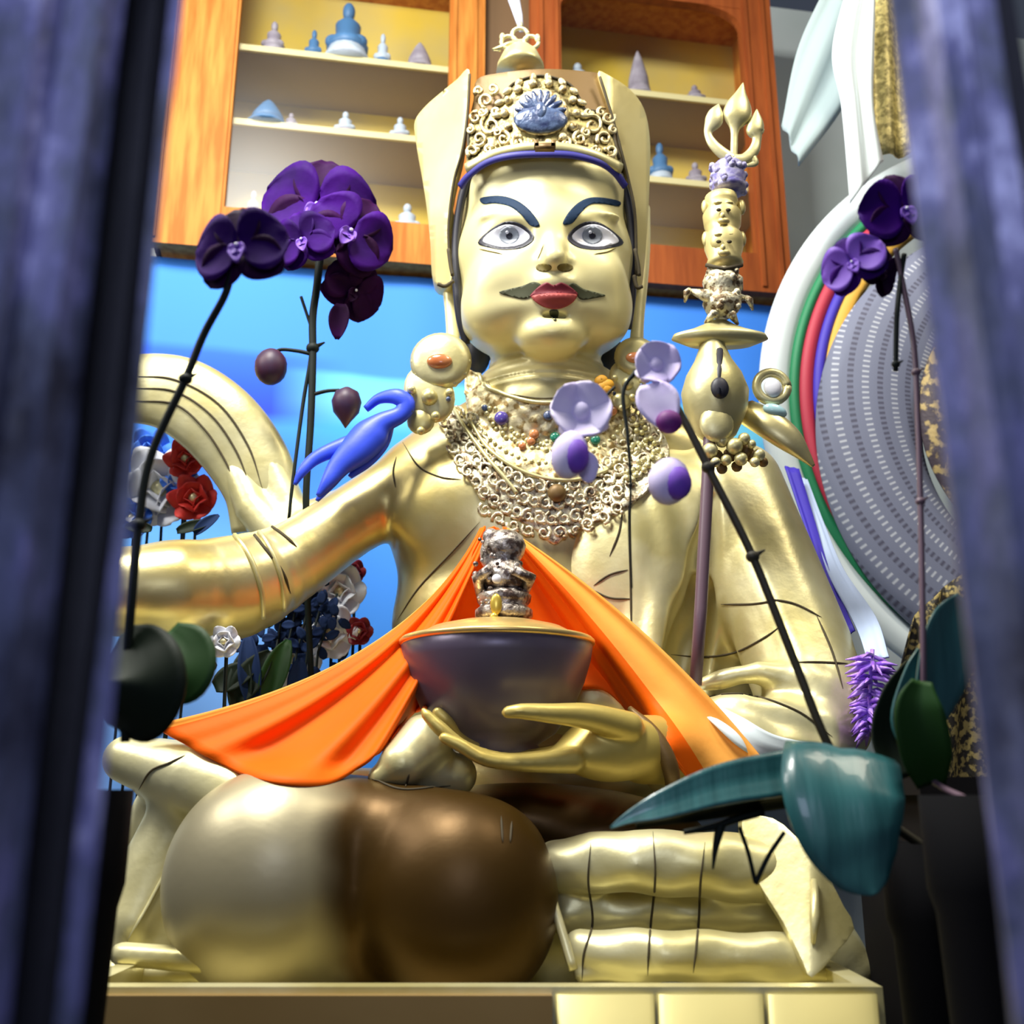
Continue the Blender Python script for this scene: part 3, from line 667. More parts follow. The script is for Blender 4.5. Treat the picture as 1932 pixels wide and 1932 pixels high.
# --- head
s.E(1026, 405, 2.28, 166, 158, 150, 10)
s.E(1027, 505, 2.235, 170, 160, 150, 40)
s.E(1030, 590, 2.20, 152, 128, 78, 50)
for sx in (-1, 1):
    s.E(1032 + sx * 105, 585, 2.135, 52, 50, 62, 40)      # jaw corners
    s.E(1036 + sx * 78, 520, 2.10, 56, 42, 48, 40)       # cheeks
s.E(1028, 622, 2.19, 150, 118, 50, 24); s.E(1040, 640, 2.105, 60, 52, 34, 34)                      # chin
s.E(1034, 352, 2.15, 135, 55, 56, 40)                     # forehead
for sx in (-1, 1):
    s.E(1038 + sx * 82, 440, 2.045, 44, 26, 24, 22, op='sub')   # eye sockets
    s.E(1038 + sx * 79, 441, 2.105, 42, 32, 26, 10)             # eyeballs
    s.E(1038 + sx * 80, 412, 2.085, 52, 22, 10, 14)             # upper lids / brow
s.chain([(1040, 405, 2.085, 13), (1043, 450, 2.060, 16), (1046, 488, 2.022, 22)], 16)
for sx in (-1, 1): s.E(1046 + sx * 23, 497, 2.052, 15, 18, 12, 10)
s.E(1046, 545, 2.070, 46, 30, 24, 26)                      # mouth mound
s.E(1048, 532, 2.040, 34, 12, 10, 9); s.E(1046, 563, 2.048, 33, 14, 10, 9)
s.E(1048, 549, 2.030, 38, 6, 2.5, 5, op='sub')
s.E(1046, 598, 2.062, 22, 14, 5, 10, op='sub')
for sx in (-1, 1):                                          # ears with long lobes
    ex = 1028 + sx * 186
    s.chain([(ex, 395, 2.30, 13), (ex - sx * 4, 470, 2.27, 17), (ex - sx * 6, 540, 2.25, 14), (ex + sx * -10, 600, 2.24, 12), (ex - sx * 14, 655, 2.23, 14)], 8, n=3)
# --- neck with rings
s.chain([(1028, 610, 2.31, 100), (1028, 700, 2.29, 98), (1030, 790, 2.28, 112)], 8)
for py, rr in ((690, 103), (722, 104), (752, 108)):
    c = W(1028, py, 2.29); u = S(1028, py, 2.25); s.ell(c, (rr * u, rr * u, 10 * u), .012)
# --- torso, bare right shoulder and arm (image left)
s.E(975, 985, 2.33, 245, 165, 190, 40); s.E(985, 1180, 2.31, 245, 165, 220, 60); s.E(1010, 1340, 2.24, 260, 190, 150, 60)
s.E(860, 965, 2.215, 120, 66, 100, 50); s.E(1120, 965, 2.215, 140, 66, 110, 50)
s.chain([(1030, 780, 2.29, 95), (850, 858, 2.31, 72)], 60); s.chain([(1030, 780, 2.29, 95), (1300, 880, 2.31, 80)], 60)
s.E(800, 905, 2.30, 78, 80, 74, 50)
s.chain([(780, 915, 2.28, 74), (660, 985, 2.23, 66), (545, 1062, 2.17, 76), (440, 1108, 2.10, 98), (330, 1116, 2.02, 92)], 24, n=3)
s.chain([(330, 1116, 2.02, 92), (215, 1116, 1.96, 84)], 24)                      # forearm bending to the front
# --- left forearm and hand under the bowl
s.chain([(1420, 1400, 2.04, 70), (1290, 1415, 1.88, 64), (1215, 1414, 1.81, 64)], 24)
s.E(1152, 1412, 1.76, 95, 46, 62, 30)
s.E(1098, 1424, 1.745, 58, 34, 30, 24, roll=4)
def finger(*p): s.chain(list(p), 8, n=5)
finger((1185, 1372, 1.735, 30), (1110, 1352, 1.700, 25), (1040, 1346, 1.668, 19), (985, 1342, 1.655, 15), (958, 1344, 1.655, 12))       # thumb
finger((1080, 1436, 1.715, 24), (985, 1440, 1.690, 16), (915, 1432, 1.68, 14), (868, 1406, 1.675, 13), (838, 1392, 1.675, 11))          # index
finger((1075, 1430, 1.745, 22), (960, 1434, 1.735, 14), (880, 1412, 1.71, 13), (832, 1376, 1.70, 14), (806, 1350, 1.70, 11))             # middle
finger((1085, 1420, 1.79, 20), (960, 1430, 1.79, 14), (880, 1402, 1.78, 13), (845, 1362, 1.76, 14), (826, 1344, 1.755, 11))              # ring finger
finger((1095, 1415, 1.84, 18), (980, 1425, 1.86, 14), (905, 1400, 1.86, 12), (872, 1362, 1.82, 12), (860, 1350, 1.82, 10))               # little finger
s.chain([(806, 1350, 1.70, 8), (798, 1340, 1.70, 6)], 4)
zneck = W(1028, 690, 2.2).z; hx = W(1240, 1400, 1.8).x
def pick(c):
    face = (c[:, 2] > zneck - .06) & (abs(c[:, 0] - .09) < .28)
    hand = (c[:, 1] < 1.99) & (c[:, 0] > -.15) & (c[:, 2] < 1.65)
    return np.where(face, 1, np.where(hand, 2, 0))
body = sdf_obj('body', s, [M['gold'], M['face'], M['skin_gold']], ST, 2, pick)
# --- facial paint
def P(n, poly, m, par=body, t=.0015, **k): return patch(n, poly, 'body', m, par, t, k.pop('grid', 6), **k)
for sx, nm in ((-1, 'right'), (1, 'left')):
    X = (lambda x: x) if sx < 0 else (lambda x: 2078 - x)
    eye = [(912, 455), (930, 435), (955, 424), (980, 428), (1000, 446), (985, 461), (955, 467), (930, 464)]
    P('eye_outline', [(X(x), y) for x, y in [(902, 458), (926, 433), (955, 418), (984, 423), (1008, 447), (990, 466), (955, 472), (925, 468)]], M['black'], t=.0012, grid=5)
    P('eye_white', [(X(x), y) for x, y in eye], M['white'], t=.0028, grid=5)
    cx = X(961) + 0
    P('iris', [(cx + 19 * math.cos(a), 445 + 18 * math.sin(a)) for a in np.linspace(0, 2 * math.pi, 13)[:-1]], M['iris'], t=.0040, grid=5)
    P('pupil', [(cx + 6.5 * math.cos(a), 445 + 6.5 * math.sin(a)) for a in np.linspace(0, 2 * math.pi, 11)[:-1]], M['pupil'], t=.0052, grid=4)
    P('eye_glint', [(cx - 4 + 3 * math.cos(a), 438 + 3 * math.sin(a)) for a in np.linspace(0, 2 * math.pi, 9)[:-1]], M['white'], t=.0062, grid=3)
P('eyebrow', [(908, 374), (940, 370), (968, 376), (992, 390), (1010, 410), (1018, 426), (1002, 426), (984, 406), (962, 390), (935, 384), (912, 385)], M['browblue'], t=.002, grid=5)
P('eyebrow', [(1168, 380), (1140, 374), (1112, 374), (1090, 384), (1072, 402), (1062, 422), (1078, 422), (1096, 402), (1114, 386), (1140, 385), (1166, 389)], M['browblue'], t=.002, grid=5)
line('eye_crease', [(905, 470), (925, 475), (950, 480)], 'body', M['nostril_shade'], body, 1.2)
line('eye_crease', [(1120, 480), (1145, 476), (1162, 468)], 'body', M['nostril_shade'], body, 1.2)
P('moustache', [(1008, 532), (985, 540), (960, 546), (942, 552), (965, 560), (990, 564), (1006, 556), (1022, 540)], M['moustache'], t=.002, grid=5)
P('moustache', [(1082, 534), (1100, 545), (1125, 552), (1142, 558), (1120, 563), (1098, 566), (1088, 558), (1072, 542)], M['moustache'], t=.002, grid=5)
P('upper_lip', [(1000, 560), (1018, 540), (1032, 533), (1044, 538), (1058, 533), (1074, 540), (1090, 556), (1070, 556), (1045, 556), (1020, 558)], M['lipdark'], t=.0025, grid=5)
P('lower_lip', [(1003, 560), (1025, 556), (1045, 555), (1068, 555), (1088, 557), (1078, 572), (1058, 582), (1036, 582), (1016, 574)], M['lip'], t=.003, grid=5)
P('goatee', [(1036, 588), (1046, 584), (1054, 588), (1050, 604), (1044, 604)], M['moustache'], t=.002, grid=4)
for a in ((1026, 505), (1066, 505)): P('nostril_shade', [(a[0] + 15 * math.cos(q), a[1] + 8 * math.sin(q)) for q in np.linspace(0, 2 * math.pi, 11)[:-1]], M['nostril_shade'], t=.0012, grid=4)  # nostrils widened to take in the shade painted under the nose
line('nose_side_line', [(1014, 490), (1020, 478), (1026, 462)], 'body', M['nostril_shade'], body, .8)  # fine dark line beside the nose
# hair: dark band framing the face and the mass behind the neck
lft = [(885, 332, 2.16), (868, 390, 2.18), (860, 460, 2.19), (862, 540, 2.19), (868, 600, 2.20), (880, 650, 2.22)]
rgt = [(1168, 330, 2.16), (1184, 380, 2.18), (1192, 440, 2.19), (1194, 500, 2.20), (1192, 560, 2.21), (1184, 620, 2.22)]
for c in (lft, rgt):
    hair = MB(); p = spline(c, 6); hair.tube([W(q[0], q[1], q[2] - .02) for q in p], [.010] * len(p), 8); hair.build('hair_edge', M['black'], ST)
hair = MB(); hair.ell(W(1028, 640, 2.42), (.155, .07, .15)); hair.ell(W(1026, 440, 2.37), (.238, .06, .27)); hair.ell(W(900, 665, 2.36), (.035, .04, .06)); hair.ell(W(1150, 668, 2.36), (.035, .04, .05)); hair.build('back_hair', M['black'], ST)
# --- blue hair lock on the shoulder
hl = MB()
for pts in ([(690, 772, 2.12, 6), (715, 752, 2.11, 9), (748, 748, 2.10, 13), (766, 762, 2.10, 14), (755, 782, 2.10, 14), (722, 798, 2.10, 18), (700, 820, 2.10, 28), (672, 850, 2.09, 26), (640, 880, 2.08, 18), (618, 910, 2.07, 11), (600, 936, 2.07, 4)],
            [(690, 835, 2.11, 22), (640, 845, 2.10, 14), (595, 865, 2.09, 11), (570, 890, 2.08, 8), (556, 915, 2.08, 3)],
            [(670, 855, 2.10, 20), (640, 888, 2.09, 13), (622, 912, 2.08, 10), (598, 945, 2.07, 3)],
            [(720, 800, 2.12, 20), (712, 835, 2.12, 18), (690, 870, 2.11, 12), (660, 900, 2.10, 4)]):
    sp = spline(pts, 5); hl.tube([W(*q[:3]) for q in sp], [1.25 * q[3] * S(*q[:3]) for q in sp], 10, ((0, 1, 0), .55))
hl.build('hair_lock', M['hairblue'], ST)
# ------------------------------------------------------------------ hat
def plate(name, poly, matl, par, Yf, th=.02, n=4, inner=None):
    "thick shaped plate from an outline; Yf(px,py) gives the depth of its face"
    pts = closed(poly, n) if n else [np.array(p, float) for p in poly]
    N_ = len(pts); xs = [p[0] for p in pts]; ys = [p[1] for p in pts]; ins = []
    x = min(xs) + 6
    while x < max(xs):
        y = min(ys) + 6
        while y < max(ys):
            c = False; j = N_ - 1
            for i in range(N_):
                if (ys[i] > y) != (ys[j] > y) and x < (xs[j] - xs[i]) * (y - ys[i]) / (ys[j] - ys[i]) + xs[i]: c = not c
                j = i
            if c: ins.append(Vector((x, y)))
            y += 12
        x += 12
    o = delaunay_2d_cdt([Vector((p[0], p[1])) for p in pts] + ins, [], [list(range(N_))], 1, 1e-3)
    v2, fc = o[0], [tuple(f) for f in o[2]]
    a = [W(v.x, v.y, Yf(v.x, v.y)) for v in v2]; bk = [p + Vector((0, th, 0)) for p in a]; m = len(a); cnt = {}
    for f in fc:
        for p, q in zip(f, f[1:] + f[:1]): cnt[(p, q)] = 1
    side = [(q, p, p + m, q + m) for (p, q) in cnt if (q, p) not in cnt]
    ob = mesh_obj(name, a + bk, fc + [tuple(i + m for i in f[::-1]) for f in fc] + side, matl, par)
    BV[name] = BVHTree.FromPolygons([tuple(v) for v in a + bk], fc + [tuple(i + m for i in f[::-1]) for f in fc])
    md = ob.modifiers.new('edge', 'BEVEL'); md.width = .003; md.segments = 2; md.limit_method = 'ANGLE'; md.angle_limit = R(60)
    return ob
hatp = lambda x, y: 2.055 + ((x - 1022) / 165) ** 2 * .09 + (300 - y) * .00025
hat = plate('hat_panel', [(884, 318), (884, 240), (893, 190), (900, 150), (940, 138), (1020, 130), (1100, 134), (1140, 145), (1152, 195), (1166, 250), (1172, 318), (1110, 296), (1020, 288), (940, 296)], M['hatbrown'], ST, hatp, .04)
tia = lambda x, y: hatp(x, y) - .014
plate('tiara', [(884, 316), (884, 255), (898, 222), (928, 208), (950, 188), (968, 158), (1020, 143), (1070, 156), (1090, 180), (1104, 206), (1132, 214), (1156, 252), (1172, 316), (1110, 294), (1020, 285), (940, 294)], M['tiara'], hat, tia, .012)
b = MB(); p = spline([(886, 300), (884, 255), (898, 222), (928, 208), (950, 188), (968, 158), (1020, 143), (1070, 156), (1090, 180), (1104, 206), (1132, 214), (1156, 252), (1168, 300)], 5); b.tube([W(q[0], q[1], tia(q[0], q[1]) - .002) for q in p], .0035, 6); b.build('tiara_edge', M['groove'], hat)
b = MB(); b.lathe(W(1022, 300, 2.29), [(.16, -.03), (.165, .02), (.155, .08), (.13, .12), (.06, .14)], 36); b.build('hat_crown', M['hatbrown'], ST)
lf = lambda x, y: 2.12 + max(0, (885 - x)) * .0012 + (y > 400) * (y - 400) * .0002
plate('hat_flap', [(885, 132), (862, 150), (835, 172), (803, 200), (783, 228), (784, 262), (796, 330), (806, 400), (812, 460), (818, 530), (848, 536), (852, 500), (848, 440), (852, 380), (862, 330), (874, 280), (882, 210)], M['gold_paint'], ST, lf, .05)
rf = lambda x, y: 2.12 + max(0, (x - 1150)) * .0012 + (y > 400) * (y - 400) * .0002
plate('hat_flap', [(1128, 138), (1150, 143), (1188, 168), (1215, 205), (1226, 260), (1226, 330), (1222, 420), (1216, 500), (1210, 540), (1198, 520), (1198, 450), (1194, 390), (1184, 340), (1170, 280), (1150, 205)], M['gold_paint'], ST, rf, .05)
for c in ([(886, 140, 2.115), (882, 215, 2.115), (872, 285, 2.12), (858, 335, 2.14), (850, 385, 2.15), (846, 440, 2.16), (850, 505, 2.17)], [(1132, 145, 2.10), (1152, 210, 2.11), (1172, 285, 2.12), (1187, 345, 2.14), (1197, 395, 2.15), (1200, 455, 2.16), (1200, 520, 2.17)]):
    fr = MB(); p = spline(c, 5); fr.tube([W(*q) for q in p], .0035, 6); fr.build('flap_trim', M['groove'], ST)
fr = MB()
for c in ([(826, 536, 2.14), (840, 540, 2.14), (856, 530, 2.14)], [(1196, 520, 2.14), (1202, 542, 2.14), (1212, 540, 2.14)], [(846, 470, 2.15), (850, 500, 2.15), (854, 520, 2.15)], [(1198, 470, 2.15), (1204, 500, 2.15), (1206, 520, 2.15)]):
    p = spline(c, 5); fr.tube([W(*q) for q in p], .0045, 6)
fr.build('flap_edge_lines', M['groove'], ST)  # short dark lines along the lower flap edges
b = MB(); p = spline([(880, 318, 2.090), (930, 292, 2.055), (980, 280, 2.040), (1022, 277, 2.035), (1070, 280, 2.040), (1120, 292, 2.055), (1172, 318, 2.090)], 6)
b.tube([W(*q) for q in p], [11 * S(*q) for q in p], 10, ((0, 1, 0), .6)); b.build('hat_brim', M['cream'], ST)
b = MB(); p = spline([(868, 352, 2.115), (886, 330, 2.090), (920, 306, 2.060), (965, 294, 2.040), (1022, 291, 2.035), (1080, 293, 2.040), (1130, 306, 2.060), (1160, 326, 2.090), (1180, 352, 2.115)], 6)
b.tube([W(*q) for q in p], [7.5 * S(*q) for q in p], 10, ((0, 1, 0), .6)); b.build('hat_band', M['bluepaint'], ST)
b = MB(); b.box(W(1028, 278, 2.005), (.044, .014, .014)); b.box(W(1012, 273, 2.005), (.01, .014, .016)); b.box(W(1044, 273, 2.005), (.01, .014, .016)); b.build('band_knot', M['hatbrown'], ST)
# relief ornament on the hat
orn = MB(); random.seed(3)
def hp(x, y, dy=-.006): return W(x, y, hatp(x, y) + dy - .014)
us = S(1020, 210, 2.1)
def scroll(mb, x, y, r, th=3.2, turn=1.25, sgn=1, a0=0, fn=hp):
    pts = []
    for i in range(16):
        q = i / 15; rr = r * (1 - .75 * q); an = a0 + sgn * q * turn * 2 * math.pi; pts.append(fn(x + rr * math.cos(an), y + rr * math.sin(an)))
    mb.tube(pts, [us * th * (1 - .4 * i / 15) for i in range(16)], 6)
for i in range(14):
    a = math.pi * 2 * i / 14; x = 1020 + 68 * math.cos(a); y = 214 + 58 * math.sin(a); orn.ell(hp(x, y), (9 * us, 7 * us, 9 * us), None, 8, 5)
for i in range(10):
    a = math.pi + math.pi * i / 9; x = 1020 + 82 * math.cos(a); y = 218 + 72 * math.sin(a); orn.ell(hp(x, y), (7 * us, 5 * us, 11 * us), Matrix.Rotation(-(a - math.pi * 1.5), 4, 'Y'), 8, 5)
for sx in (-1, 1):
    for (dx, y, r, sg) in ((96, 236, 20, 1), (104, 190, 15, -1), (118, 262, 15, 1), (72, 262, 14, -1), (125, 222, 13, 1), (92, 168, 11, 1), (130, 285, 12, -1), (45, 270, 12, 1), (112, 212, 9, -1), (84, 250, 9, -1), (60, 285, 8, 1), (100, 282, 9, 1), (118, 172, 9, -1), (135, 245, 8, -1), (88, 212, 8, 1), (22, 276, 7, 1)):
        if sx > 0 and y < 200: continue
        scroll(orn, 1022 + sx * dx, y, r, 4.2, 1.2, sg * sx, .5 * dx)
    for k in range(7): orn.ell(hp(1022 + sx * (30 + 18 * k), 284 - .1 * k + k * k * .5 - 14), (4.5 * us, 4 * us, 4.5 * us), None, 7, 4)
orn.build('hat_relief', M['relief'], hat)
b = MB(); b.lathe(hp(1020, 214, -.004), [(52 * us, 0), (50 * us, .008), (44 * us, .010)], 28, Matrix.Rotation(R(90), 4, 'X')); b.build('jewel_setting', M['relief'], hat)
jw = MB()
for i in range(9):
    a = R(20 + 140 * i / 8); jw.ell(hp(1020 - 30 * math.cos(a), 224 - 36 * math.sin(a), -.018), (7 * us, 6 * us, 22 * us), Matrix.Rotation(R(-(70 - 140 * i / 8)), 4, 'Y'), 9, 7)
jw.ell(hp(1020, 226, -.016), (50 * us, 8 * us, 28 * us)); jw.ell(hp(1020, 210, -.024), (12 * us, 8 * us, 20 * us)); jw.build('centre_jewel', M['jewel_blue'], hat)
# finial: half dome with small crown loops and a feather
fin = MB(); fc = W(982, 130, 2.22); fu = S(982, 130, 2.22); fin.lathe(fc, [(46 * fu, -.01), (44 * fu, .008), (34 * fu, 30 * fu), (20 * fu, 46 * fu), (9 * fu, 52 * fu), (7 * fu, 60 * fu)], 24)
fin.build('hat_finial', M['cream'], ST)
fin = MB(); fq = lambda x, y: W(x, y, 2.20)
fin.tube([fq(945, 96), fq(930, 94), fq(958, 84), fq(975, 80)], [2 * fu, 3 * fu, 5 * fu, 5 * fu], 6)
for x, y, r in ((960, 80, 14), (1002, 80, 14), (981, 66, 15)): fin.torus(fq(x, y), r * fu, 4.2 * fu, None, 18, 6)
for x, y in ((948, 70), (1014, 72), (981, 48), (968, 104), (996, 104)): fin.ell(fq(x, y), (6 * fu, 5 * fu, 9 * fu), None, 8, 6)
fin.build('finial_crown', M['cream'], ST)
b = MB(); b.tube([W(984, 60, 2.23), W(978, 30, 2.23), W(970, 0, 2.22), W(958, -40, 2.2)], [.006, .012, .016, .018], 8, ((0, 1, 0), .3)); b.build('hat_feather', mat('white_blue_feather', (.70, .72, .88), .6), ST)
# ------------------------------------------------------------------ earrings
def earring(cx, cy, k, Y):
    u = S(cx, cy, Y) * k; e = thing_part = MB(); q = lambda x, y, dy=0: W(cx + x * k, cy + y * k, Y + dy)
    e.lathe(q(0, 0), [(54 * u, 0), (58 * u, .006), (50 * u, .016), (36 * u, .022)], 28, Matrix.Rotation(R(90), 4, 'X'))
    e.ell(q(-22, 60, .004), (46 * u, 16 * u, 60 * u), Matrix.Rotation(R(-24), 4, 'Y'), 18, 12); e.ell(q(-38, 112, .002), (26 * u, 12 * u, 26 * u), None, 14, 8)
    for i in range(12): a = math.pi * 2 * i / 12; e.ell(q(50 * math.cos(a), 46 * math.sin(a), -.004), 8 * u, None, 8, 5)
    for x, y, r in ((-56, 52, 9), (16, 58, 9), (-64, 92, 8), (-10, 102, 9), (-22, 66, 16), (-38, 130, 8)): e.ell(q(x, y, -.018), r * u, None, 9, 6)
    er = e.build('earring', M['cream'], ST)
    b = MB(); b.ell(q(-3, -2, -.024), (24 * u, 10 * u, 15 * u), None, 18, 10); b.build('earring_stone', M['jewel_red'], er)
    b = MB(); b.ell(q(-24, 66, -.024), 8 * u, None, 9, 6); b.ell(q(-58, 92, -.02), 6 * u, None, 9, 6); b.ell(q(14, 70, -.02), 5 * u, None, 9, 6); b.build('earring_beads', M['jewel_blue'], er)
earring(832, 683, 1.0, 2.12)
earring(1200, 676, .72, 2.16)
# ------------------------------------------------------------------ robe on the left shoulder and arm
s = SDF((.0, 1.66, 1.28), (.82, 2.55, 2.28), .0045)
s.E(1190, 1120, 2.26, 165, 150, 290, 40); s.E(1330, 1000, 2.26, 150, 120, 160, 60)
s.E(1130, 1330, 2.16, 210, 150, 120, 60); s.E(1330, 1190, 2.32, 170, 110, 240, 60)
s.chain([(1385, 925, 2.24, 92), (1440, 1060, 2.18, 98), (1500, 1220, 2.10, 104), (1545, 1350, 2.02, 100), (1520, 1420, 1.98, 90)], 30)
s.chain([(1500, 1400, 1.98, 90), (1390, 1418, 1.93, 84), (1285, 1425, 1.90, 84)], 30)
s.chain([(1235, 900, 2.16, 30), (1245, 1050, 2.13, 32), (1230, 1230, 2.09, 36)], 14); s.chain([(1195, 930, 2.14, 20), (1200, 1080, 2.12, 22), (1190, 1250, 2.09, 26)], 10)
s.chain([(1290, 920, 2.17, 22), (1290, 1080, 2.16, 20), (1262, 1230, 2.12, 20)], 10)
s.chain([(1342, 940, 2.12, 12), (1322, 1110, 2.12, 38), (1292, 1262, 2.08, 58)], 12, op='sub'); s.chain([(1325, 1110, 2.18, 30), (1292, 1262, 2.15, 50)], 12, op='sub')
for a in ([(1330, 1290, 1.97, 14), (1430, 1270, 1.95, 20), (1560, 1290, 1.92, 14)], [(1290, 1340, 1.92, 16), (1400, 1330, 1.88, 18), (1560, 1370, 1.88, 16)], [(1300, 1390, 1.86, 16), (1420, 1400, 1.84, 18), (1560, 1420, 1.86, 16)],
          [(1440, 1160, 2.08, 10), (1500, 1230, 2.02, 14), (1590, 1250, 2.0, 10)]): s.chain([(q_[0], q_[1], q_[2] + .03, q_[3]) for q_ in a], 34, n=3)
sl, g = s.win((0, 1.5, 1.2), (.9, 2.6, 2.4))
s.D[sl] += (.0020 * np.sin(g[0] * 62 + 9 * g[2] + 2.5 * np.sin(g[2] * 5 + g[0] * 9))).astype(np.float32)
robe = sdf_obj('robe', s, M['cream'], ST)
b = MB(); p = spline([(1188, 1336, 1.80, 5), (1228, 1378, 1.765, 13), (1256, 1424, 1.755, 16), (1268, 1468, 1.765, 15), (1262, 1500, 1.80, 6)], 6); b.tube([W(*q[:3]) for q in p], [q[3] * S(*q[:3]) for q in p], 10); b.build('sleeve_opening_shade', M['hatbrown'], robe)  # dark tube standing in for the shade inside the sleeve opening
sm = MB()
for c in ([(1186, 905), (1188, 1000), (1190, 1110), (1192, 1220)], [(1120, 1105), (1150, 1085), (1185, 1075)], [(1116, 1112), (1150, 1128), (1192, 1130)], [(1175, 960), (1168, 1005), (1150, 1050)], [(1265, 1235), (1330, 1240), (1390, 1230), (1440, 1205), (1475, 1180)],
          [(1450, 1130), (1500, 1140), (1550, 1165)], [(1360, 1140), (1420, 1140), (1470, 1132)], [(1500, 1250), (1550, 1250), (1600, 1252)], [(1300, 1320), (1400, 1310), (1500, 1340), (1570, 1390)], [(1540, 1160), (1570, 1230), (1590, 1300)]): mb_line(sm, c, ['robe', 'body'], 2.0)
sm.build('robe_seams', M['groove'], robe)
for c in ([(748, 862), (742, 890), (746, 920)], [(760, 835), (790, 880), (830, 900), (870, 905)], [(905, 985), (850, 1045), (790, 1110), (750, 1170)], [(940, 740), (1020, 752), (1100, 745)]): line('body_seam', c, ['robe', 'body'], M['groove'], body, 1.6)
for c in ([(430, 945), (480, 1010), (530, 1075), (548, 1120)], [(500, 985), (535, 1010), (560, 1032)]): line('sleeve_seam', c, 'body', M['groove'], body, 3.0)
# --- arm cuff bands
b = MB()
for c in ([(452, 968), (500, 1020), (530, 1090), (536, 1150)], [(418, 985), (465, 1040), (492, 1110), (496, 1165)]): mb_line(b, c, 'body', 5, .002, 8, False)
b.build('arm_cuff', M['cream'], ST)
# --- the broad scarf arching behind the right arm
rw = spline([(190, 735, 2.36), (262, 732, 2.36), (335, 744, 2.36), (405, 790, 2.36), (460, 855, 2.37), (492, 920, 2.37), (500, 1000, 2.38)], 8)
b = MB(); b.tube([W(*q) for q in rw], [ (62 + 16 * math.sin(math.pi * i / len(rw))) * S(*q) for i, q in enumerate(rw)], 20, ((0, 1, 0), .38)); sc_ = b.build('arched_scarf', M['cream'], ST)
BV['arched_scarf'] = BVHTree.FromPolygons([tuple(v) for v in b.v], b.f)
b = MB()
for k in (-28, -6, 18): mb_line(b, [(250, 738 + k), (330, 745 + k), (395 + k * -.6, 790 + k), (440 - k, 855 + k * .5), (468 - k, 925)], 'arched_scarf', 2.0)
b.build('scarf_folds', M['groove'], sc_)
# wide hanging fold between scarf and arm
s = SDF((-.84, 2.2, 1.65), (-.22, 2.56, 2.5), .006)
s.chain([(400, 720, 2.40, 24), (470, 800, 2.40, 36), (520, 900, 2.38, 34), (560, 985, 2.36, 30)], 20, n=2); s.chain([(430, 850, 2.38, 24), (480, 960, 2.36, 36), (540, 1030, 2.34, 40)], 20); s.chain([(560, 985, 2.36, 30), (660, 945, 2.34, 30), (730, 890, 2.34, 22)], 20)
sdf_obj('scarf_end', s, M['cream'], ST)
# ------------------------------------------------------------------ crossed legs under the robe
s = SDF((-.86, 1.44, ZD), (.62, 2.5, 1.56), .0055)
s.E(700, 1650, 2.05, 520, 200, 190, 60)
s.chain([(240, 1432, 1.78, 44), (360, 1470, 1.75, 62), (520, 1540, 1.74, 85)], 40)
s.chain([(360, 1480, 1.80, 50), (290, 1640, 1.78, 62), (225, 1780, 1.76, 66)], 40); s.chain([(400, 1600, 1.82, 70), (330, 1780, 1.8, 70)], 50)
s.chain([(330, 1540, 1.92, 80), (300, 1830, 1.92, 150)], 50); s.chain([(300, 1450, 1.84, 56), (560, 1525, 1.82, 105)], 40); s.chain([(250, 1740, 1.74, 40), (330, 1600, 1.80, 40)], 20); s.chain([(110, 1838, 1.72, 20), (500, 1838, 1.66, 20)], 30); s.chain([(230, 1800, 1.66, 22), (420, 1815, 1.62, 24)], 24)
s.E(1040, 1790, 1.96, 150, 90, 130, 30); s.chain([(600, 1520, 1.82, 70), (760, 1500, 1.84, 50)], 30)
s.E(1120, 1440, 2.15, 330, 120, 120, 40)
s.chain([(716, 1466, 1.72, 22), (758, 1442, 1.73, 44), (800, 1402, 1.77, 54)], 18); s.chain([(730, 1468, 1.75, 26), (860, 1462, 1.80, 40)], 24)
s.D = np.maximum(s.D, 0) + np.minimum(s.D, 0)
legs = sdf_obj('robe_skirt', s, M['cream'], ST)
b = MB(); mb_line(b, [(345, 1588), (310, 1650), (275, 1715), (240, 1775)], 'robe_skirt', 3.5, .002); b.build('skirt_piping', M['cream'], legs)
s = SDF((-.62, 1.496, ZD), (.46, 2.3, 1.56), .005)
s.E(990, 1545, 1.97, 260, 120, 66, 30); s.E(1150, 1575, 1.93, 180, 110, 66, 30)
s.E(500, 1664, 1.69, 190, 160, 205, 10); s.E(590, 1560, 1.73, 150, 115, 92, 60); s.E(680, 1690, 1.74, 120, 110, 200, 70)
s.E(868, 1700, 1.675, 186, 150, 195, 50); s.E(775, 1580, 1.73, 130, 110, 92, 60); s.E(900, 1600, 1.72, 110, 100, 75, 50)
sdf_obj('crossed_legs', s, M['leg_shade'], ST)  # dark side of the colour stands in for shade under bowl and hand
# rolled cushion folds at the right
s = SDF((.0, 1.44, ZD), (.66, 2.2, 1.42), .005)
s.chain([(1055, 1632, 1.74, 48), (1200, 1625, 1.70, 58), (1440, 1640, 1.70, 62)], 16, n=2)
s.chain([(1100, 1795, 1.68, 40), (1250, 1800, 1.64, 44), (1500, 1806, 1.64, 42)], 16)
s.chain([(1080, 1720, 1.78, 50), (1450, 1720, 1.78, 60)], 30); s.chain([(1100, 1838, 1.66, 16), (1560, 1838, 1.62, 16)], 10); s.chain([(1500, 1700, 1.82, 70), (1600, 1830, 1.8, 50)], 30)
sl, g = s.win((0, 1.4, 1), (.7, 2.3, 1.5))
s.D[sl] += (.0022 * np.sin(g[0] * 60) * np.sin(g[2] * 75)).astype(np.float32)
lap = sdf_obj('rolled_robe_fold', s, M['cream'], ST)
b = MB()
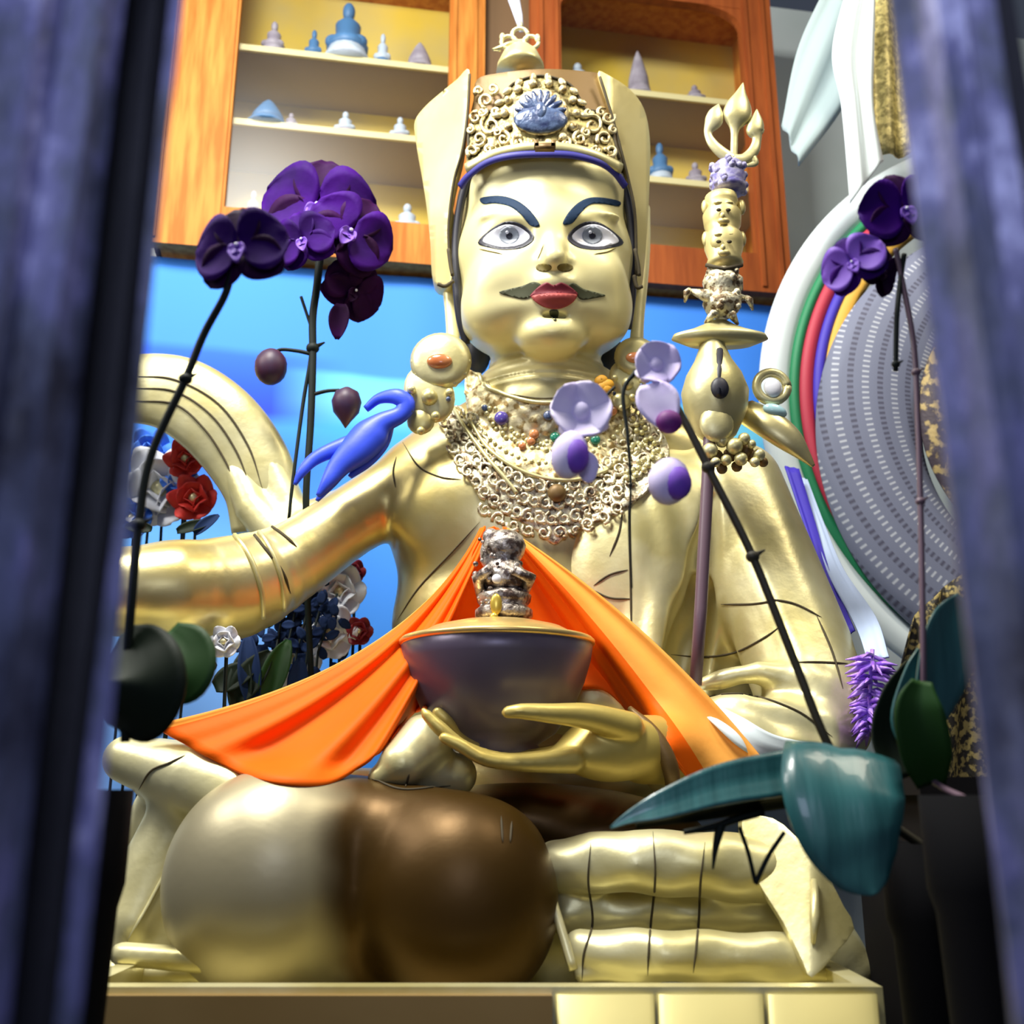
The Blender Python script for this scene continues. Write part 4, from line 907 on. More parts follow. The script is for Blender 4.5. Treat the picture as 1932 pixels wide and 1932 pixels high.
for c in ([(1115, 1590), (1110, 1660), (1118, 1740), (1102, 1800), (1098, 1850)], [(1232, 1570), (1236, 1660), (1228, 1740), (1224, 1800), (1222, 1840)], [(1330, 1590), (1322, 1660), (1318, 1740), (1312, 1800), (1308, 1835)]): mb_line(b, c, 'rolled_robe_fold', 2.0)
b.build('fold_seams', M['groove'], lap)
b = MB(); p = spline([(1000, 1602, 1.70), (1030, 1665, 1.67), (1055, 1740, 1.64), (1082, 1830, 1.62)], 5); b.tube([W(*q) for q in p], [9 * S(*q) for q in p], 8, ((0, 1, 0), .7)); b.build('fold_hem', M['cream'], lap)
dp = lambda x, y: 1.60 + abs(x - 1535) * .0004 + (1700 - y) * .0003
plate('pointed_robe_end', [(1400, 1545), (1440, 1540), (1478, 1556), (1530, 1610), (1566, 1660), (1592, 1710), (1612, 1752), (1575, 1800), (1532, 1845), (1515, 1815), (1478, 1740), (1440, 1680), (1410, 1620)], M['cream'], ST, dp, .03, 2)
b = MB(); p = [(1536, 1660, dp(1536, 1660) - .004), (1538, 1730, dp(1538, 1730) - .006), (1534, 1780, dp(1534, 1780) - .002)]; b.tube([W(*q) for q in p], [.005, .008, .003], 8); b.build('robe_end_crease', M['cream'], ST)
# lap: seams
for c in ([(700, 1468), (760, 1490), (850, 1482)], [(765, 1485), (772, 1460)], [(945, 1540), (948, 1590)], [(965, 1550), (962, 1590)]): line('skirt_seam', c, ['robe_skirt', 'crossed_legs'], M['groove'], legs, 2.2)
for c in ([(350, 1425), (320, 1440), (285, 1455), (262, 1490)], ): line('skirt_seam', c, ['robe_skirt'], M['groove'], legs, 2.0)
# ------------------------------------------------------------------ necklace
def neckpos(px, py): return hit(px, py, ['body', 'robe'])
nk1 = patch('necklace', [(882, 712), (905, 708), (935, 735), (975, 752), (1030, 760), (1085, 752), (1130, 735), (1160, 740), (1185, 790), (1182, 850), (1150, 890), (1090, 908), (1030, 905), (970, 885), (920, 850), (890, 800)], ['body', 'robe'], M['relief'], ST, .012, 7,
            lambda x, y: .003 * math.sin(x * .16) * math.sin(y * .18) + .003 * noise.noise(Vector((x * .06, y * .06, 0))))
nk2 = patch('filigree_collar', [(852, 765), (880, 800), (915, 850), (965, 888), (1030, 908), (1095, 910), (1155, 892), (1190, 860), (1200, 800), (1235, 805), (1262, 850), (1245, 905), (1195, 950), (1130, 985), (1075, 1005), (1045, 1028), (1010, 1000), (950, 968), (905, 930), (868, 880), (846, 820)],
            ['body', 'robe'], M['antique'], ST, .008, 7, lambda x, y: .004 * noise.noise(Vector((x * .11, y * .11, 3))) + .003 * math.sin(x * .3) * math.sin(y * .3))
b = MB(); random.seed(11)
def nf(x, y):
    h = neckpos(x, y); return None if h is None else h[0] + h[1] * .012
def nscroll(mb, x, y, r, a0, sgn, th=3.4):
    pts = []
    for i in range(12):
        q = i / 11; rr = r * (1 - .7 * q); an = a0 + sgn * q * 7.2; h = nf(x + rr * math.cos(an), y + rr * math.sin(an))
        if h is None: return
        pts.append(h)
    mb.tube(pts, [us * th * (1 - .4 * i / 11) for i in range(12)], 5)
cen = np.array((1040, 745.))
for ring_, rad, cnt in ((0, 178, 20), (1, 206, 24), (2, 236, 26), (3, 262, 22)):
    for i in range(cnt):
        a = R(8 + 164 * (i + .5 * (ring_ % 2)) / cnt); x = cen[0] + rad * 1.0 * math.cos(a) * (.86 if math.cos(a) < 0 else .88); y = cen[1] + rad * math.sin(a)
        if ring_ == 3 and not (R(50) < a < R(130)): continue
        nscroll(b, x, y, 13, random.uniform(0, 6), random.choice((-1, 1)))
        h = nf(x + 8, y + 8)
        if h: b.ell(h, 4.2 * us, None, 7, 4)
b.build('filigree_scrolls', M['antique'], nk2)
b = MB()
for c in ([(855, 770), (885, 822), (915, 865), (950, 905), (975, 935)], [(905, 708), (935, 738), (985, 756), (1030, 762), (1085, 756), (1130, 738)], [(890, 800), (920, 852), (970, 888), (1030, 908), (1090, 910), (1150, 892)]): mb_line(b, c, ['body', 'robe'], 4, .014, 8, False)
b.build('necklace_cord', M['cream'], nk1)
b = MB()
for i in range(30):
    a = R(12 + 156 * i / 29); x = 1036 + 142 * math.cos(a); y = 762 + 118 * math.sin(a); h = nf(x, y)
    if h: b.ell(h, 4.5 * us, None, 7, 4)
for i in range(11):
    a = R(15 + 150 * i / 10); x = 1036 + 105 * math.cos(a); y = 762 + 84 * math.sin(a); h = nf(x, y)
    if h is None: continue
    for k in range(6):
        hh = nf(x + 11 * math.cos(k * 1.047), y + 11 * math.sin(k * 1.047))
        if hh: b.ell(hh, 5 * us, None, 7, 4)
b.build('necklace_rosettes', M['cream'], nk1)
for (x, y, r, m) in ((950, 793, 13, 'jewel_violet'), (1008, 822, 9, 'jewel_red'), (1002, 838, 8, 'jewel_red'), (1046, 828, 9, 'jewel_green'), (1034, 786, 9, 'jewel_blue'), (920, 775, 6, 'jewel_blue'), (1050, 935, 16, 'hatbrown'), (985, 850, 7, 'jewel_red'), (1120, 835, 9, 'jewel_green'), (1150, 780, 9, 'jewel_red')):
    h = nf(x, y)
    if h: q = MB(); q.ell(h + Vector((0, -.006, 0)), (r * us, r * us * .6, r * us), None, 12, 8); q.build('necklace_stone', M[m], nk1)
b = MB()
for (x, y) in ((1205, 812), (1222, 840), (1238, 868), (1215, 885), (1245, 905), (1198, 850), (1190, 905)):
    h = nf(x, y)
    if h is None: continue
    for k in range(5):
        hh = nf(x + 9 * math.cos(k * 1.257), y + 9 * math.sin(k * 1.257))
        if hh: b.ell(hh + Vector((0, -.004, 0)), 5.5 * us, None, 7, 4)
b.build('flower_chain', M['cream'], ST)
b = MB(); 
for k in range(6): b.ell(W(1140 + 7 * math.cos(k), 725 + 9 * math.sin(k * 1.3), 2.13), (.014, .008, .012))
b.build('collar_tassel', mat('orange_yellow_ribbon', (.85, .42, .03), .6), ST)
# ================================================================== BOWL, VASE, CLOTH
YB = 1.845; bc = W(938, 1217, YB); ub = S(938, 1217, YB)
bowl = thing('offering_bowl', bc + Vector((0, 0, -.204 * 1.0)), 'dark violet-grey bowl with a gold rim resting on the hand of the statue', 'bowl')
prof = [(72, -204), (84, -196), (76, -184), (108, -164), (142, -118), (163, -72), (176, -30), (181, 0), (174, 2), (168, -28), (150, -60), (90, -70), (2, -72)]
b = MB(); b.lathe(bc, [(r * ub, z * ub) for r, z in prof], 56); o = b.build('bowl_body', M['bowl'], bowl)
b = MB(); b.torus(bc + Vector((0, 0, .003)), 178 * ub, .0065, Matrix.Rotation(R(90), 4, 'X'), 64, 8); b.build('bowl_rim', M['rim'], bowl)
b = MB(); b.lathe(bc + Vector((0, 0, -.004)), [(168 * ub, -.004), (168 * ub, 0), (155 * ub, 18 * ub), (125 * ub, 34 * ub), (85 * ub, 44 * ub), (40 * ub, 48 * ub), (.002, 49 * ub)], 48); b.build('gold_cover', M['rim'], bowl)
vc = bc + Vector((.012, 0, .049 + .026)); uv_ = S(950, 1100, YB)
vas = thing('silver_figure', vc, 'small ornate silver and gold figure standing in the bowl under the orange cloth', 'figurine')
b = MB(); b.lathe(vc + Vector((0, 0, -.03)), [(x * uv_, z * uv_) for x, z in ((46, 0), (54, 6), (54, 18), (44, 26), (50, 34), (52, 46), (38, 56))], 24); b.build('base', M['silver'], vas)
b = MB(); b.lathe(vc + Vector((0, 0, .02)), [(x * uv_, z * uv_) for x, z in ((34, 0), (44, 14), (46, 34), (34, 52), (30, 62), (38, 74), (42, 92), (36, 108), (24, 118))], 24)
b.tube([W(912, 1130, YB), W(902, 1090, YB - .03), W(925, 1072, YB - .05)], [.012, .012, .009], 8); b.tube([W(985, 1120, YB), W(1000, 1090, YB - .03), W(968, 1075, YB - .05)], [.012, .012, .009], 8)
b.build('body', M['silver'], vas)
b = MB(); b.ell(W(930, 1045, YB), (25 * uv_, 22 * uv_, 38 * uv_)); b.ell(W(926, 1012, YB), (16 * uv_, 14 * uv_, 16 * uv_)); b.ell(W(958, 1062, YB), (20 * uv_, 18 * uv_, 22 * uv_)); b.build('head', M['silver'], vas)
b = MB(); random.seed(5)
for i in range(60):
    a = random.uniform(-1.5, 1.5); y = random.uniform(1010, 1168); wd = 28 if y < 1060 else 44
    x = (932 + (y - 1010) * .12) + wd * math.sin(a); b.ell(W(x, y, YB - wd * uv_ * math.cos(a) * .95), random.uniform(3.5, 7) * uv_, None, 7, 4)
b.build('ornaments', M['silver'], vas)
b = MB(); b.ell(W(936, 1140, YB - .055), (11 * uv_, 6 * uv_, 20 * uv_)); b.ell(W(932, 1165, YB - .06), (8 * uv_, 6 * uv_, 9 * uv_)); b.build('gold_plaque', mat('bright_yellow_gold', (.80, .58, .10), .3, .6), vas)
b = MB(); b.ell(W(937, 1092, YB - .055), (9 * uv_, 5 * uv_, 9 * uv_)); b.build('white_gem', M['white'], vas)
# cloth: fans out from its apex over the back of the figure, one side over the knee, the other over the sleeve
hem = spline([(283, 1368), (345, 1402), (400, 1432), (470, 1464), (540, 1480), (620, 1480), (690, 1440), (740, 1395), (775, 1350), (830, 1330), (940, 1320), (1050, 1310), (1130, 1300), (1178, 1335), (1232, 1392), (1278, 1442), (1316, 1477), (1380, 1460), (1445, 1440)], 7)
nh = len(hem); nvv = 34
def sagx(u): return (86 * max(0, 1 - u / .42) ** 1.3, 44 * max(0, 1 - u / .42) ** 1.3) if u < .42 else (16 * max(0, (u - .7) / .3), -22 * max(0, (u - .7) / .3))
grid = []
for j in range(nvv + 1):
    v = j / nvv; row = []
    for i in range(nh):
        u = i / (nh - 1); hx_, hy_ = hem[i]; sx_, sy_ = sagx(u); bu = 4 * v * (1 - v)
        ax = 905 + 55 * u; ay = 985 + 14 * abs(u - .5) * 2 + (8 if .2 < u < .8 else 0)
        x = ax + (hx_ - ax) * v + sx_ * bu; y = ay + (hy_ - ay) * v + sy_ * bu
        Yh = 1.70 if u < .35 else (1.70 + (u - .35) / .15 * .34 if u < .5 else (2.04 if u < .62 else 2.04 - (u - .62) / .38 * .26))
        Y = 1.955 + (Yh - 1.955) * v ** .8
        f = .016 * math.sin(u * 46 + .8) * v ** .7 + .007 * math.sin(u * 97 + 1) * v ** .8 + .022 * math.sin(u * 19) * v
        Y += f
        h = hit(x, y, ['body', 'robe', 'robe_skirt', 'crossed_legs'] if x < 1080 or x > 1250 else ['robe'])
        if h is not None: Y = min(Y, h[0].y - .016)
        row.append([x, y, Y])
    grid.append(row)
G = np.array(grid)
for _ in range(6):      # relax depth so that the cloth hangs smoothly, always in front of what it lies on
    Z = G[:, :, 2].copy(); Zp = np.pad(Z, 1, mode='edge'); Zs = (Zp[:-2, 1:-1] + Zp[2:, 1:-1] + Zp[1:-1, :-2] + Zp[1:-1, 2:]) / 4
    G[:, :, 2] = np.minimum(Z + .004, .5 * Z + .5 * Zs)
cl_ = sheet('orange_cloth', [[W(*p) for p in r] for r in G], M['orange'], None, .005)
cl_.data.materials.append(M['yellow_orange'])
for p in cl_.data.polygons:
    i = p.index % (nh - 1); j = p.index // (nh - 1)
    if i >= nh - 12 or i < 2: p.material_index = 1  # side columns of the cloth get the yellower silk
tag(cl_, 'bright orange silk cloth spread like a tent behind the bowl over knee and sleeve', 'cloth')
# pale scarf end next to the orange cloth on the sleeve
def drape(L_, R_, surfs, n=10, m=8, lift=.012, Yd=1.9, fold=.005):
    l = spline(L_, n); r = spline(R_, n); out = []
    for k, (a, c) in enumerate(zip(l, r)):
        row = []
        for i in range(m + 1):
            q = a * (1 - i / m) + c * (i / m); h = hit(q[0], q[1], surfs); Y = (h[0].y if h else Yd) - lift + fold * math.sin(i * 1.9 + k * .15); row.append([q[0], q[1], Y])
        out.append(row)
    Gd = np.array(out)
    for _ in range(5):
        Z = Gd[:, :, 2].copy(); Zp = np.pad(Z, 1, mode='edge'); Gd[:, :, 2] = np.minimum(Z + .003, .5 * Z + .125 * (Zp[:-2, 1:-1] + Zp[2:, 1:-1] + Zp[1:-1, :-2] + Zp[1:-1, 2:]))
    return [[W(*p) for p in r_] for r_ in Gd]
ws = sheet('white_scarf', drape([(1270, 1290), (1340, 1360), (1410, 1420), (1500, 1448)], [(1325, 1318), (1396, 1352), (1466, 1388), (1570, 1408)], ['robe', 'body'], lift=.035), M['khata'], None, .004)
tag(ws, 'white silk scarf end lying along the right edge of the orange cloth on the sleeve', 'scarf')
# ================================================================== STAFF WITH TRIDENT
YS = 1.98
stf = thing('trident_staff', W(1318, 1292, 1.95), 'ornate gold trident staff with a flame-tipped top leaning against the left arm of the statue', 'staff')
u = S(1380, 400, YS); q = lambda x, y, dy=0: W(x, y, YS + dy)
def flame(mb, pts):
    sp = spline(pts, 6); mb.tube([q(p[0], p[1]) for p in sp], [p[2] * u for p in sp], 12, ((0, 1, 0), .55))
b = MB()
flame(b, [(1384, 305, 7), (1385, 275, 7), (1386, 245, 9), (1390, 222, 27), (1394, 198, 24), (1398, 176, 11), (1402, 156, 1)])
flame(b, [(1384, 302, 12), (1362, 288, 12), (1344, 270, 10), (1336, 250, 8), (1346, 230, 17), (1351, 212, 14), (1356, 196, 1)])
flame(b, [(1384, 302, 12), (1405, 300, 12), (1422, 284, 11), (1428, 262, 9), (1424, 247, 17), (1427, 230, 14), (1428, 206, 1)])
flame(b, [(1345, 232, 7), (1352, 226, 7), (1362, 222, 1)]); flame(b, [(1425, 250, 8), (1434, 248, 8), (1442, 244, 1)])
flame(b, [(1420, 296, 8), (1424, 308, 7), (1408, 312, 4)]); b.build('trident', M['cream'], stf)
b = MB(); b.lathe(q(1376, 362), [(x * u, z * u) for x, z in ((30, 0), (33, 8), (29, 18), (34, 28), (28, 40), (33, 50), (24, 60))], 22)
random.seed(2)
for i in range(26): a = random.uniform(0, 6.28); b.ell(q(1376, 362) + Vector((30 * u * math.cos(a), 30 * u * math.sin(a), random.uniform(2, 55) * u)), 7 * u, None, 7, 4)
b.build('wrapped_ribbon', mat('violet_blue_ribbon', (.16, .14, .42), .5, 0, .2, 60, (.48, .46, .62), 60), stf)
b = MB(); b.lathe(q(1368, 505), [(x * u, z * u) for x, z in ((28, 0), (34, 8), (30, 20), (36, 40), (36, 62), (28, 74), (34, 86), (36, 110), (28, 124), (32, 132), (30, 148), (16, 154))], 24)
for (x, y, r) in ((1365, 395, 24), (1366, 455, 27)):
    b.ell(q(x, y, -.022), (r * u, 16 * u, r * u * .95)); b.ell(q(x - 2, y + 12, -.042), (5 * u, 6 * u, 7 * u), None, 8, 6); b.ell(q(x, y + 22, -.038), (12 * u, 7 * u, 7 * u), None, 8, 6)
    for sx in (-1, 1): b.ell(q(x + sx * 34, y - 4, -.004), (8 * u, 8 * u, 16 * u), None, 8, 6); b.ell(q(x + sx * 10, y - 12, -.036), (9 * u, 5 * u, 3 * u), None, 8, 5)
b.build('stacked_heads', M['gold_paint'], stf)
b = MB()
for (x, y, m_) in ((1356, 396, 0), (1374, 396, 0), (1356, 456, 0), (1376, 456, 0)): b.ell(q(x, y, -.043), (5 * u, 3 * u, 3.5 * u), None, 8, 5)
b.build('carved_eyes', M['groove'], stf); b = MB(); b.tube([q(1332, 500, -.02), q(1366, 508, -.036), q(1400, 500, -.02)], 4 * u, 6); b.build('dark_collar', M['groove'], stf)
b = MB(); b.lathe(q(1364, 600), [(x * u, z * u) for x, z in ((12, 0), (30, 14), (36, 30), (22, 44), (30, 56), (34, 74), (26, 92))], 22)
for (x0, y0, x1, y1, r) in ((1360, 580, 1300, 548, 12), (1300, 548, 1292, 570, 7), (1364, 575, 1408, 562, 12), (1408, 562, 1420, 585, 7), (1360, 590, 1330, 610, 9), (1370, 590, 1392, 612, 9), (1345, 520, 1330, 545, 8), (1388, 520, 1400, 548, 8)):
    b.tube([q(x0, y0), q((x0 + x1) / 2, (y0 + y1) / 2 - 8, -.02), q(x1, y1)], [r * u * .8, r * u, r * u * .3], 8)
for i in range(22): a = random.uniform(0, 6.28); b.ell(q(1364, 540) + Vector((28 * u * math.cos(a), 28 * u * math.sin(a), random.uniform(-60, 30) * u)), random.uniform(5, 9) * u, None, 7, 4)
b.build('crossed_sceptre', M['antique'], stf)
b = MB(); b.lathe(q(1358, 640), [(x * u, z * u) for x, z in ((60, -12), (88, 0), (84, 8), (52, 18), (30, 28), (14, 38))], 36, None, .35); b.build('lotus_dish', M['cream'], stf)
b = MB(); b.lathe(q(1352, 800), [(x * u, z * u) for x, z in ((22, -30), (34, -20), (44, 0), (56, 26), (60, 60), (50, 92), (34, 120), (24, 146), (22, 160))], 30)
b.ell(q(1352, 800, -.04), (30 * u, 14 * u, 34 * u)); b.build('vase_knop', M['cream'], stf)
b = MB(); b.tube([q(1358, 660, -.035), q(1356, 700, -.055), q(1356, 745, -.075)], [6 * u, 7 * u, 4 * u], 8); b.ell(q(1358, 732, -.066), (16 * u, 8 * u, 20 * u)); b.build('knop_opening', M['black'], stf)
b = MB()
for (x, y, r) in ((1340, 850, 14), (1362, 832, 12), (1386, 842, 15), (1404, 828, 11), (1432, 858, 11), (1398, 866, 12), (1370, 868, 10), (1350, 872, 9), (1418, 838, 8), (1424, 872, 9)): b.ell(q(x, y, -.03 - random.random() * .01), r * u, None, 10, 7)
b.build('bead_cluster', M['cream'], stf)
b = MB()
for (x, y, r) in ((1352, 862, 13), (1378, 858, 13), (1408, 852, 14), (1420, 862, 12), (1390, 880, 10), (1362, 884, 10), (1440, 872, 9)): b.ell(q(x, y, -.012), r * u, None, 8, 6)
b.build('bead_backing', M['hatbrown'], stf)
b = MB(); b.tube([W(1345, 640, 1.985), W(1338, 850, 1.975), W(1332, 960, 1.97), W(1322, 1150, 1.955), W(1312, 1292, 1.95)], [.013, .013, .0125, .0125, .012], 12); b.build('shaft', M['stem_violet'], stf)
# silver ring and gold scarf end on the shoulder
rg = thing('silver_ring_ornament', W(1456, 740, 2.0), 'round silver-white ring ornament standing on the shoulder right of the trident staff', 'ornament')
b = MB(); b.torus(W(1456, 730, 2.0), .032, .010, None, 24, 8); b.build('ring', M['cream'], rg)
b = MB(); b.ell(W(1458, 732, 1.992), (.019, .009, .021)); b.build('white_stone', M['white'], rg)
b = MB(); b.ell(W(1462, 775, 1.99), (.026, .012, .014), Matrix.Rotation(R(20), 4, 'Y')); b.build('lower_stone', mat('pale_teal_glass', (.42, .66, .72), .15, coat=.5), rg)
b = MB(); p = spline([(1405, 775, 2.03, 26), (1450, 800, 2.0, 30), (1490, 830, 1.99, 26), (1520, 862, 1.99, 12), (1535, 880, 1.99, 4)], 6); b.tube([W(*k[:3]) for k in p], [k[3] * S(*k[:3]) for k in p], 14, ((0, 1, 0), .6)); b.build('shoulder_fold', M['gold'], ST)
# ================================================================== ORCHIDS
def petal(mb, c, ax, up, L_, Wd, cup=.25, th=.0012, tip=.9, n=9, m=8, wave=.12, start=.06):
    "a cupped petal growing from c along ax; up is the outward normal"
    ax = Vector(ax).normalized(); up = Vector(up); up = (up - ax * up.dot(ax)).normalized(); sd = ax.cross(up); vs = []
    ph = random.uniform(0, 6)
    for s_ in (1, -1):
        for i in range(n + 1):
            t = start + (1 - start) * i / n; wdt = Wd * math.sin(math.pi * min(1, t ** tip) * .97 + .02) ** .62
            for j in range(m + 1):
                v = 2 * j / m - 1
                z = cup * L_ * (t * t * -.5 + .35 * v * v * (wdt / Wd)) + wave * .1 * L_ * math.sin(v * 4 + t * 5 + ph) * t
                vs.append(Vector(c) + ax * (L_ * t) + sd * (wdt * v) + up * (z + s_ * th))
    K = (n + 1) * (m + 1); fs = []
    for i in range(n):
        for j in range(m):
            a = i * (m + 1) + j; fs.append((a, a + 1, a + m + 2, a + m + 1)); fs.append(tuple(x + K for x in (a + m + 1, a + m + 2, a + 1, a)))
    bd = [j for j in range(m)] + [i * (m + 1) + m for i in range(n)] + [n * (m + 1) + m - j for j in range(m)] + [(n - i) * (m + 1) for i in range(n)]
    for a, b_ in zip(bd, bd[1:] + bd[:1]): fs.append((b_, a, a + K, b_ + K))
    mb.add(vs, fs)
def bloom(px, py, Y, rpx, face=(0, -1, 0), roll=0, parent=None, m1='petal', m2='petal_dark', lipm='petal_violet', pale=False):
    u = S(px, py, Y); c = W(px, py, Y); f = Vector(face).normalized(); sx = f.cross(Vector((0, 0, 1))).normalized() * -1; sz = sx.cross(f) * -1
    if sz.z < 0: sz = -sz
    Rl = Matrix.Rotation(roll, 3, f); D_ = lambda a: (Rl @ (sx * math.cos(R(a)) + sz * math.sin(R(a)))); r = rpx * u
    fl = MB(); 
    for a in (90, 215, 325): petal(fl, c - f * .04 * r, D_(a), f, r * 1.0, r * .50, th=r * .012)
    root = fl.build('flower', M[m2], parent)
    for a in (12, 168):
        p_ = MB(); petal(p_, c + f * .02 * r, D_(a), f, r * 1.02, r * .74, .35, r * .012, wave=.3); p_.build('petal', M[m1], root)
    p_ = MB(); petal(p_, c + f * .06 * r, (D_(270) + f * .7), f, r * .42, r * .17, .5)
    for a in (225, 315): petal(p_, c + f * .06 * r, (D_(a) + f * .9), f, r * .28, r * .12, .5)
    p_.ell(c + f * .08 * r + D_(90) * r * .03, (r * .07, r * .09, r * .07)); p_.build('lip', M[lipm], root)
    b_ = MB(); b_.ell(c + f * .17 * r + D_(90) * r * .02, (r * .04,) * 3, None, 8, 6); b_.build('column', M['white'], root)
    return root
def stem(parent, pts, rpx, m='stem', name='stem', nodes=()):
    sp = spline(pts, 8); b_ = MB(); P_ = [W(*k) for k in sp]
    rr = [(rpx[0] + (rpx[1] - rpx[0]) * i / (len(sp) - 1)) * S(*k) for i, k in enumerate(sp)]
    b_.tube(P_, rr, 8)
    for (x, y) in nodes:
        j = min(range(len(sp)), key=lambda k: (sp[k][0] - x) ** 2 + (sp[k][1] - y) ** 2); b_.ell(P_[j], (rr[j] * 1.7, rr[j] * 1.5, rr[j] * 1.5)); b_.tube([P_[j], P_[j] + Vector((rr[j] * 3, 0, rr[j] * 1.6))], [rr[j] * .9, rr[j] * .2], 6)
    return b_.build(name, M[m], parent)
def leaf(parent, pts, m, wn=(0, -1, .4), th=.0016, fold=.25, n=6, nameit='leaf'):
    "pts: (px,py,Y,halfwidth px) down the midrib"
    sp = spline(pts, n); vs = []; mm = 8; P_ = [W(*k[:3]) for k in sp]; nrm = Vector(wn).normalized(); K = len(sp) * (mm + 1)
    for s_ in (1, -1):
        for i, k in enumerate(sp):
            t = (P_[min(i + 1, len(P_) - 1)] - P_[max(i - 1, 0)]).normalized(); sd = t.cross(nrm).normalized(); up = sd.cross(t); w_ = max(.5, k[3]) * S(*k[:3])
            for j in range(mm + 1):
                v = 2 * j / mm - 1; vs.append(P_[i] + sd * w_ * v + up * (fold * w_ * v * v - .06 * w_ * math.exp(-(v * 5) ** 2) + s_ * th))
    fs = []; n_ = len(sp) - 1
    for i in range(n_):
        for j in range(mm): a = i * (mm + 1) + j; fs.append((a, a + 1, a + mm + 2, a + mm + 1)); fs.append(tuple(x + K for x in (a + mm + 1, a + mm + 2, a + 1, a)))
    bd = list(range(mm)) + [i * (mm + 1) + mm for i in range(n_)] + [n_ * (mm + 1) + mm - j for j in range(mm)] + [(n_ - i) * (mm + 1) for i in range(n_)]
    for a, b_ in zip(bd, bd[1:] + bd[:1]): fs.append((b_, a, a + K, b_ + K))
    return mesh_obj(nameit, vs, fs, M[m], parent)
def pot(parent, px, py, Y, rpx, hpx):
    c = W(px, py, Y); u = S(px, py, Y); b_ = MB(); h = hpx * u; r = rpx * u
    b_.lathe(c, [(r * .6, -h), (r * .66, -h * .98), (r * .95, -h * .2), (r * 1.05, -h * .12), (r * 1.05, 0), (r * .96, 0), (r * .9, -h * .1), (.002, -h * .12)], 32); b_.build('pot', M['pot'], parent); return c.z - h, c
# altar shelf carrying the plants in front of the plinth, below the picture edge
alt = thing('offering_ledge', (0, 1.15, 0), 'dark wooden ledge below the plinth that carries the orchid pots', 'ledge')
ZA = 0.70
b = MB(); b.box((0, 1.13, ZA - .02), (2.0, .42, .04)); b.build('top', M['blackwood'], alt, False)
for x in (-.94, .94):
    b = MB(); b.box((x, 1.13, (ZA - .04) / 2), (.05, .36, ZA - .04)); b.build('leg', M['blackwood'], alt, False)
def potat(parent, px, py, Y, r=.075, mt_='pot'):
    c = W(px, py, Y); h = c.z - ZA; b_ = MB()
    b_.lathe(Vector((c.x, c.y, ZA)), [(r * .62, 0), (r * .68, h * .03), (r * .92, h * .8), (r * 1.05, h * .84), (r * 1.05, h), (r * .95, h), (r * .9, h * .92), (.002, h * .9)], 32); b_.build('pot', M[mt_], parent); return c
# left orchid: single drooping stem with one big bloom
YO = 1.12
oa = thing('purple_orchid', W(215, 1450, YO), 'potted orchid at far left whose single stem carries one large dark purple bloom', 'orchid'); oa.location.z = ZA
stem(oa, [(236, 1400, YO + .02), (240, 1250, YO + .01), (250, 1120, YO), (262, 990, YO), (285, 860, YO), (350, 715, YO), (385, 630, YO), (425, 555, YO - .01), (440, 500, YO - .01)], (9, 7), nodes=[(262, 990), (350, 712)])
bloom(452, 470, YO - .02, 92, (-.15, -1, -.05), R(8), oa)
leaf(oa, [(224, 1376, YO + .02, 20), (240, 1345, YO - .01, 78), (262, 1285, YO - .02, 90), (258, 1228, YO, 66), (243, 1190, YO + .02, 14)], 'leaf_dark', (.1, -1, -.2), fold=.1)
leaf(oa, [(315, 1312, YO + .06, 26), (340, 1275, YO + .05, 62), (345, 1228, YO + .06, 58), (322, 1190, YO + .08, 20)], 'leaf_green', (0, -1, 0), fold=.1)
potat(oa, 172, 1490, YO + .03, .042)
# second left orchid: upright stem, two stacked blooms, a nodding one and two buds
YO2 = 2.27
ob = thing('purple_orchid', W(570, 1450, YO2), 'potted orchid with an upright stem, a dense purple flower cluster and two round buds', 'orchid'); ob.location.z = ZD
stem(ob, [(596, 1520, YO2 + .10), (588, 1300, YO2 + .09), (580, 1120, YO2 + .05), (578, 1010, YO2 + .02), (578, 920, YO2), (586, 800, YO2), (590, 680, YO2), (590, 600, YO2), (598, 540, YO2), (605, 470, YO2)], (6, 8), nodes=[(590, 660)])
stem(ob, [(580, 1130, YO2 + .05), (548, 1000, YO2 + .02), (547, 960, YO2), (556, 880, YO2), (572, 760, YO2 + .005), (584, 690, YO2), (590, 640, YO2)], (3, 4), 'stem', 'support_wire')
stem(ob, [(588, 668, YO2), (560, 662, YO2), (528, 660, YO2), (515, 672, YO2)], (4, 3), 'stem', 'bud_stalk'); stem(ob, [(588, 745, YO2), (615, 738, YO2), (640, 736, YO2)], (4, 3), 'stem', 'bud_stalk')
stem(ob, [(568, 560, YO2), (578, 590, YO2), (588, 620, YO2)], (3, 3), 'stem', 'bud_stalk')
u2 = S(510, 690, YO2)
b = MB(); b.ell(W(511, 692, YO2), (31 * u2, 28 * u2, 36 * u2)); b.build('bud', M['bud'], ob)
b = MB(); b.lathe(W(652, 800, YO2), [(1 * u2, -8 * u2), (10 * u2, 6 * u2), (24 * u2, 24 * u2), (28 * u2, 44 * u2), (22 * u2, 62 * u2), (6 * u2, 72 * u2)], 20); b.build('bud', M['bud'], ob)
bloom(600, 395, YO2, 108, (.05, -1, -.1), R(-6), ob)
bloom(660, 440, YO2 - .05, 84, (.3, -1, -.15), R(-30), ob)
bloom(572, 455, YO2 - .09, 62, (-.2, -1, -.2), R(14), ob, 'petal', 'petal')
bloom(668, 548, YO2 + .01, 62, (.5, -.8, -.5), R(-25), ob, 'petal_dark', 'petal_dark', 'petal_dark')
b = MB(); petal(b, W(645, 570, YO2), (-.1, 0, -1), (0, -1, 0), 74 * u2, 20 * u2); b.build('lip', M['petal_dark'], ob)
